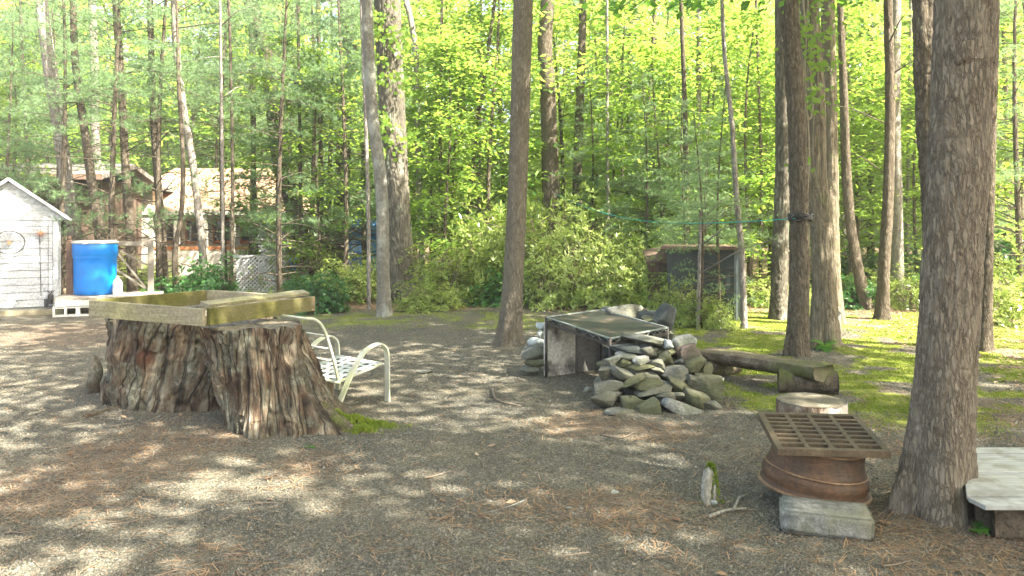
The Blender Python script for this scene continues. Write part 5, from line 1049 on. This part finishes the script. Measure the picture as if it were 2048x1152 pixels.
bb = thing('blue_bin', 'small blue plastic bin standing before the white outbuilding', 'bin', (P(597, 530, 18.5).x, 18.5, 0)); MB().lathe([(0, 0), (.17, 0), (.21, .62), (.235, .63), (.235, .66), (.2, .7), (0, .72)], n=24).build('tub', M['blue_plastic'], bb, True); MB().lathe([(.24, .63), (.245, .67), (.2, .71), (0, .73)], n=24).build('lid', M['blue_plastic'], bb, True)

# ------------------------------------------------------------------ dark green metal shed
M['green_metal'] = basic('dark green sheet metal', [(.3, (.013, .022, .018)), (.7, (.03, .044, .038))], (1, 1, .4), 5, rough=.4, spec=.5, bs=.1)
M['sunlit_metal'] = basic('sunlit sheet metal', [(.3, (.1, .125, .13)), (.7, (.2, .23, .235))], (3, 3, .4), 5, rough=.4, spec=.5, bs=.1)  # sunlight put into the colour: lighter metal for the shed's lit side
ms = thing('metal_shed', 'small dark green ribbed metal shed among the shrubs on the right', 'shed', (3.42, 12.35, 0), rz=math.radians(-14))
MB().box((-.45, .55, .56), (1.05, 1.0, 1.1)).build('wall', M['green_metal'], ms)
for i in range(7): MB().box((-.93+i*.15, .04, .56), (.05, .03, 1.1)).build('rib', M['green_metal'], ms)
MB().box((.14, .06, .57), (.16, .035, 1.14)).build('lit_side_panel', M['sunlit_metal'], ms); 
for i in range(2): MB().box((.10+i*.075, .035, .57), (.02, .02, 1.13)).build('rib', M['sunlit_metal'], ms)
MB().box((-.42, .5, 1.14), (1.3, 1.25, .045)).build('roof', M['dark_rail'], ms)
wp = thing('wood_lean_to', 'dark brown timber lean-to left of the green metal shed', 'lean-to', (2.75, 12.9, 0), rz=-.1)
slab([(-.55, -.1, .85), (.25, -.1, .95), (.25, .8, 1.12), (-.55, .8, 1.02)], .05, 'roof', M['brown_wall'], wp)
for i in range(5): MB().box((-.15, 0, .12+i*.17), (.75, .045, .14), jit=.006).build('board', M['brown_wall'], wp)

# ------------------------------------------------------------------ green line, vines
M['teal'] = basic('teal cord', [(.3, (.02, .3, .25)), (.7, (.04, .42, .36))], ns=4)
a = P(1590, 437, 8.73); b = P(1100, 383, 18.2); pts = [a.lerp(b, t)+Vector((0, 0, -.35*math.sin(PI*t)*.9)) for t in np.linspace(0, 1, 40)]
o = MB().tube(pts, .0055, 6).build('green_line', M['teal'], None, True); tag(o, 'thin teal green line stretched from the dark trunk into the wood', 'cord')
kn = thing('tie_strap', 'black strap knotted round the dark trunk holding the green line', 'strap', P(1600, 434, 8.85))
for z_ in (-.03, .0, .03): MB().tube([(math.cos(t)*.128, math.sin(t)*.128, z_+.012*math.sin(3*t+z_*40)) for t in np.linspace(0, 2*PI, 25)], .012, 6, False).build('wrap', M['dark_metal'], kn, True)
MB().tube([(-.1, -.09, .03), (-.15, -.13, -.02), (-.08, -.16, .04), (.0, -.14, -.03), (.08, -.13, .02)], .012, 6).build('knot', M['dark_metal'], kn, True)
vn = thing('vine', 'leafy climbing vine looping down between the two mossy trunks', 'vine', P(1612, 690, 9.1)*1.0)
vo_ = Vector(vn.location); M['vine_stem'] = basic('vine stem', [(.3, (.2, .16, .1)), (.7, (.34, .29, .2))], ns=20)
for k, pth in enumerate(([(1606, 0), (1612, 80), (1606, 160), (1612, 220), (1620, 238), (1626, 200), (1620, 120), (1632, 60), (1640, 0)], [(1618, 690), (1612, 500), (1618, 300), (1610, 150), (1616, 0)])):
    MB().tube([Vector(p)-vo_ for p in spline([P(x, y, 9.2-.1*k) for x, y in pth], 40)], .009 if k else .011, 6).build('vine_stem', M['vine_stem'], vn, True)
rng = np.random.default_rng(12); C = []
for (x, y, n_, s_) in ((1600, 330, 26, .09), (1632, 20, 70, .22), (1620, 95, 40, .14), (1612, 180, 22, .1), (1640, 130, 30, .12), (1625, 60, 50, .18), (1618, 204, 10, .07), (1645, 190, 18, .1)):
    c = np.array(P(x, y, 8.95)-vo_); C.append(c+rng.normal(0, s_, (n_, 3))*[.8, .5, 1])
C = np.concatenate(C); n = len(C); T = unit(rng.normal(0, 1, (n, 3))*[1, .5, .6]+[0, -.3, -.5]); S_ = unit(np.cross(T, [0, 1., 0])+rng.normal(0, .25, (n, 3))); V = kites(C, T, S_, rng.uniform(.045, .09, n), rng.uniform(.02, .035, n))
o = put('leaves', mesh_np('vine leaves', V, np.arange(len(V)).reshape(-1, 4), M['lime_leaf']), vn)
# leaf shoots sprouting along the oak
rng = np.random.default_rng(13); C = []
ok = bpy.data.objects.get('oak_tree'); ol = Vector(ok.location)
for _ in range(24):
    y = rng.uniform(0, 330); x = 778+y*.04+rng.uniform(-30, 34); c = np.array(P(x, y, 14.95)-ol); C.append(c+rng.normal(0, .1, (14, 3)))
C = np.concatenate(C); n = len(C); T = unit(rng.normal(0, 1, (n, 3))+[0, -.3, -.3]); S_ = unit(np.cross(T, [0, 1., 0])+rng.normal(0, .25, (n, 3))); V = kites(C, T, S_, rng.uniform(.08, .13, n), rng.uniform(.03, .05, n))
lsh = put('leaf_shoots', mesh_np('leaf shoots', V, np.arange(len(V)).reshape(-1, 4), M['lime_leaf']), ok); lsh['kind'] = 'stuff'
# overhanging maple branches along the top of the view: a tree whose trunk stands right of the yard
mt_ = thing('maple_tree', 'maple branches with dark green leaves hanging into view at the top', 'maple tree', (6.9, 8.3, 0))
mb = MB(); mb.tube([(0, 0, -.05), (-.1, 0, 3.2), (-.3, 0, 6.2), (-.3, 0, 9)], [.13, .1, .08, .03], 12); E = []; D = []
for (x, y, z) in ((-5.9, -.9, 3.52), (-5.2, -.6, 3.6), (-4.6, -1.2, 3.5), (-6.4, -1.6, 3.42), (-5.0, -1.7, 3.4), (-5.7, -.2, 3.7)):
    mb.tube(spline([(-.15, 0, 3.9), (x*.4, y*.3, 4.75), (x*.75, y*.7, 4.6), (x, y, z)], 10), list(np.linspace(.035, .005, 10)), 6, False)
    for k in range(7): E.append(np.array([x, y, z+.1])+np.array([-x*.05*k, -y*.04*k, .05*k])+RNG.normal(0, .16, 3)*[1, 1, .35]); D.append([x, y, -.6])
mb.build('trunk', M['smooth_bark'], mt_, True)
V = spray_leaves(RNG, np.array(E), np.array(D), 14, .22, .1); put('foliage', mesh_np('maple foliage', V, np.arange(len(V)).reshape(-1, 4), M['maple_leaf']), mt_)
put('crown', CROWNM[1], mt_, (-.3, 0, 9.2), None, (1.1,)*3)

# ------------------------------------------------------------------ labels that place each tree and bush of a group
AN = [(-80, 'the shed left end'), (30, 'the shed gable'), (120, 'the shed corner'), (195, 'the blue barrel'), (270, 'the deck rail post'), (340, 'the cottage porch'), (410, 'the crooked lichen trunk'), (510, 'the lattice screen'), (590, 'the leaning reddish trunk'), (640, 'the round dark bush'),
      (700, 'the blue tarp'), (768, 'the pale grey trunk'), (805, 'the massive oak'), (850, 'the pale forked trunk'), (930, 'the gap beside the oak'), (1032, 'the fireside trunk'), (1103, 'the thick thicket trunk'), (1160, 'the thinner thicket trunk'), (1235, 'the fireplace top slab'), (1310, 'the dark top stone'),
      (1398, 'the bare dead sapling'), (1480, 'the metal shed'), (1560, 'the broad dark trunk'), (1597, 'the tied trunk'), (1645, 'the vine covered trunk'), (1695, 'the leaning dark trunk'), (1767, 'the dark twiggy trunk'), (1850, 'the knobbly trunk'), (1930, 'the large pine'), (1982, 'the slim dark trunk'), (2050, 'the white plank table'), (2170, 'the far right edge')]
RK = ['nearest', 'second nearest', 'third nearest', 'fourth nearest', 'fifth nearest', 'sixth nearest', 'seventh nearest', 'eighth nearest', 'ninth nearest', 'tenth nearest', 'eleventh nearest', 'twelfth nearest']
HEAD = {g1: 'young lime-leaved tree', g2: 'tall sunlit tree deep inside', g3: 'young soft-needled white pine', lg: 'glossy laurel bush', 'thin saplings behind the yard': 'thin sapling stem', 'low shrubs of the forest floor': 'low forest-floor shrub'}
cell = {}
for o in S.objects:
    if o.parent is None and o.get('group') in HEAD:
        px = 1024+FOC*o.location.x/o.location.y; a = min(AN, key=lambda q: abs(q[0]-px))[1]; cell.setdefault((o['group'], a), []).append(o)
for (g_, a), os_ in cell.items():
    os_.sort(key=lambda o: o.location.y)
    for i, o in enumerate(os_): o['label'] = HEAD[g_]+' in line with '+a+('' if len(os_) == 1 else ', '+RK[min(i, 11)]+' there')
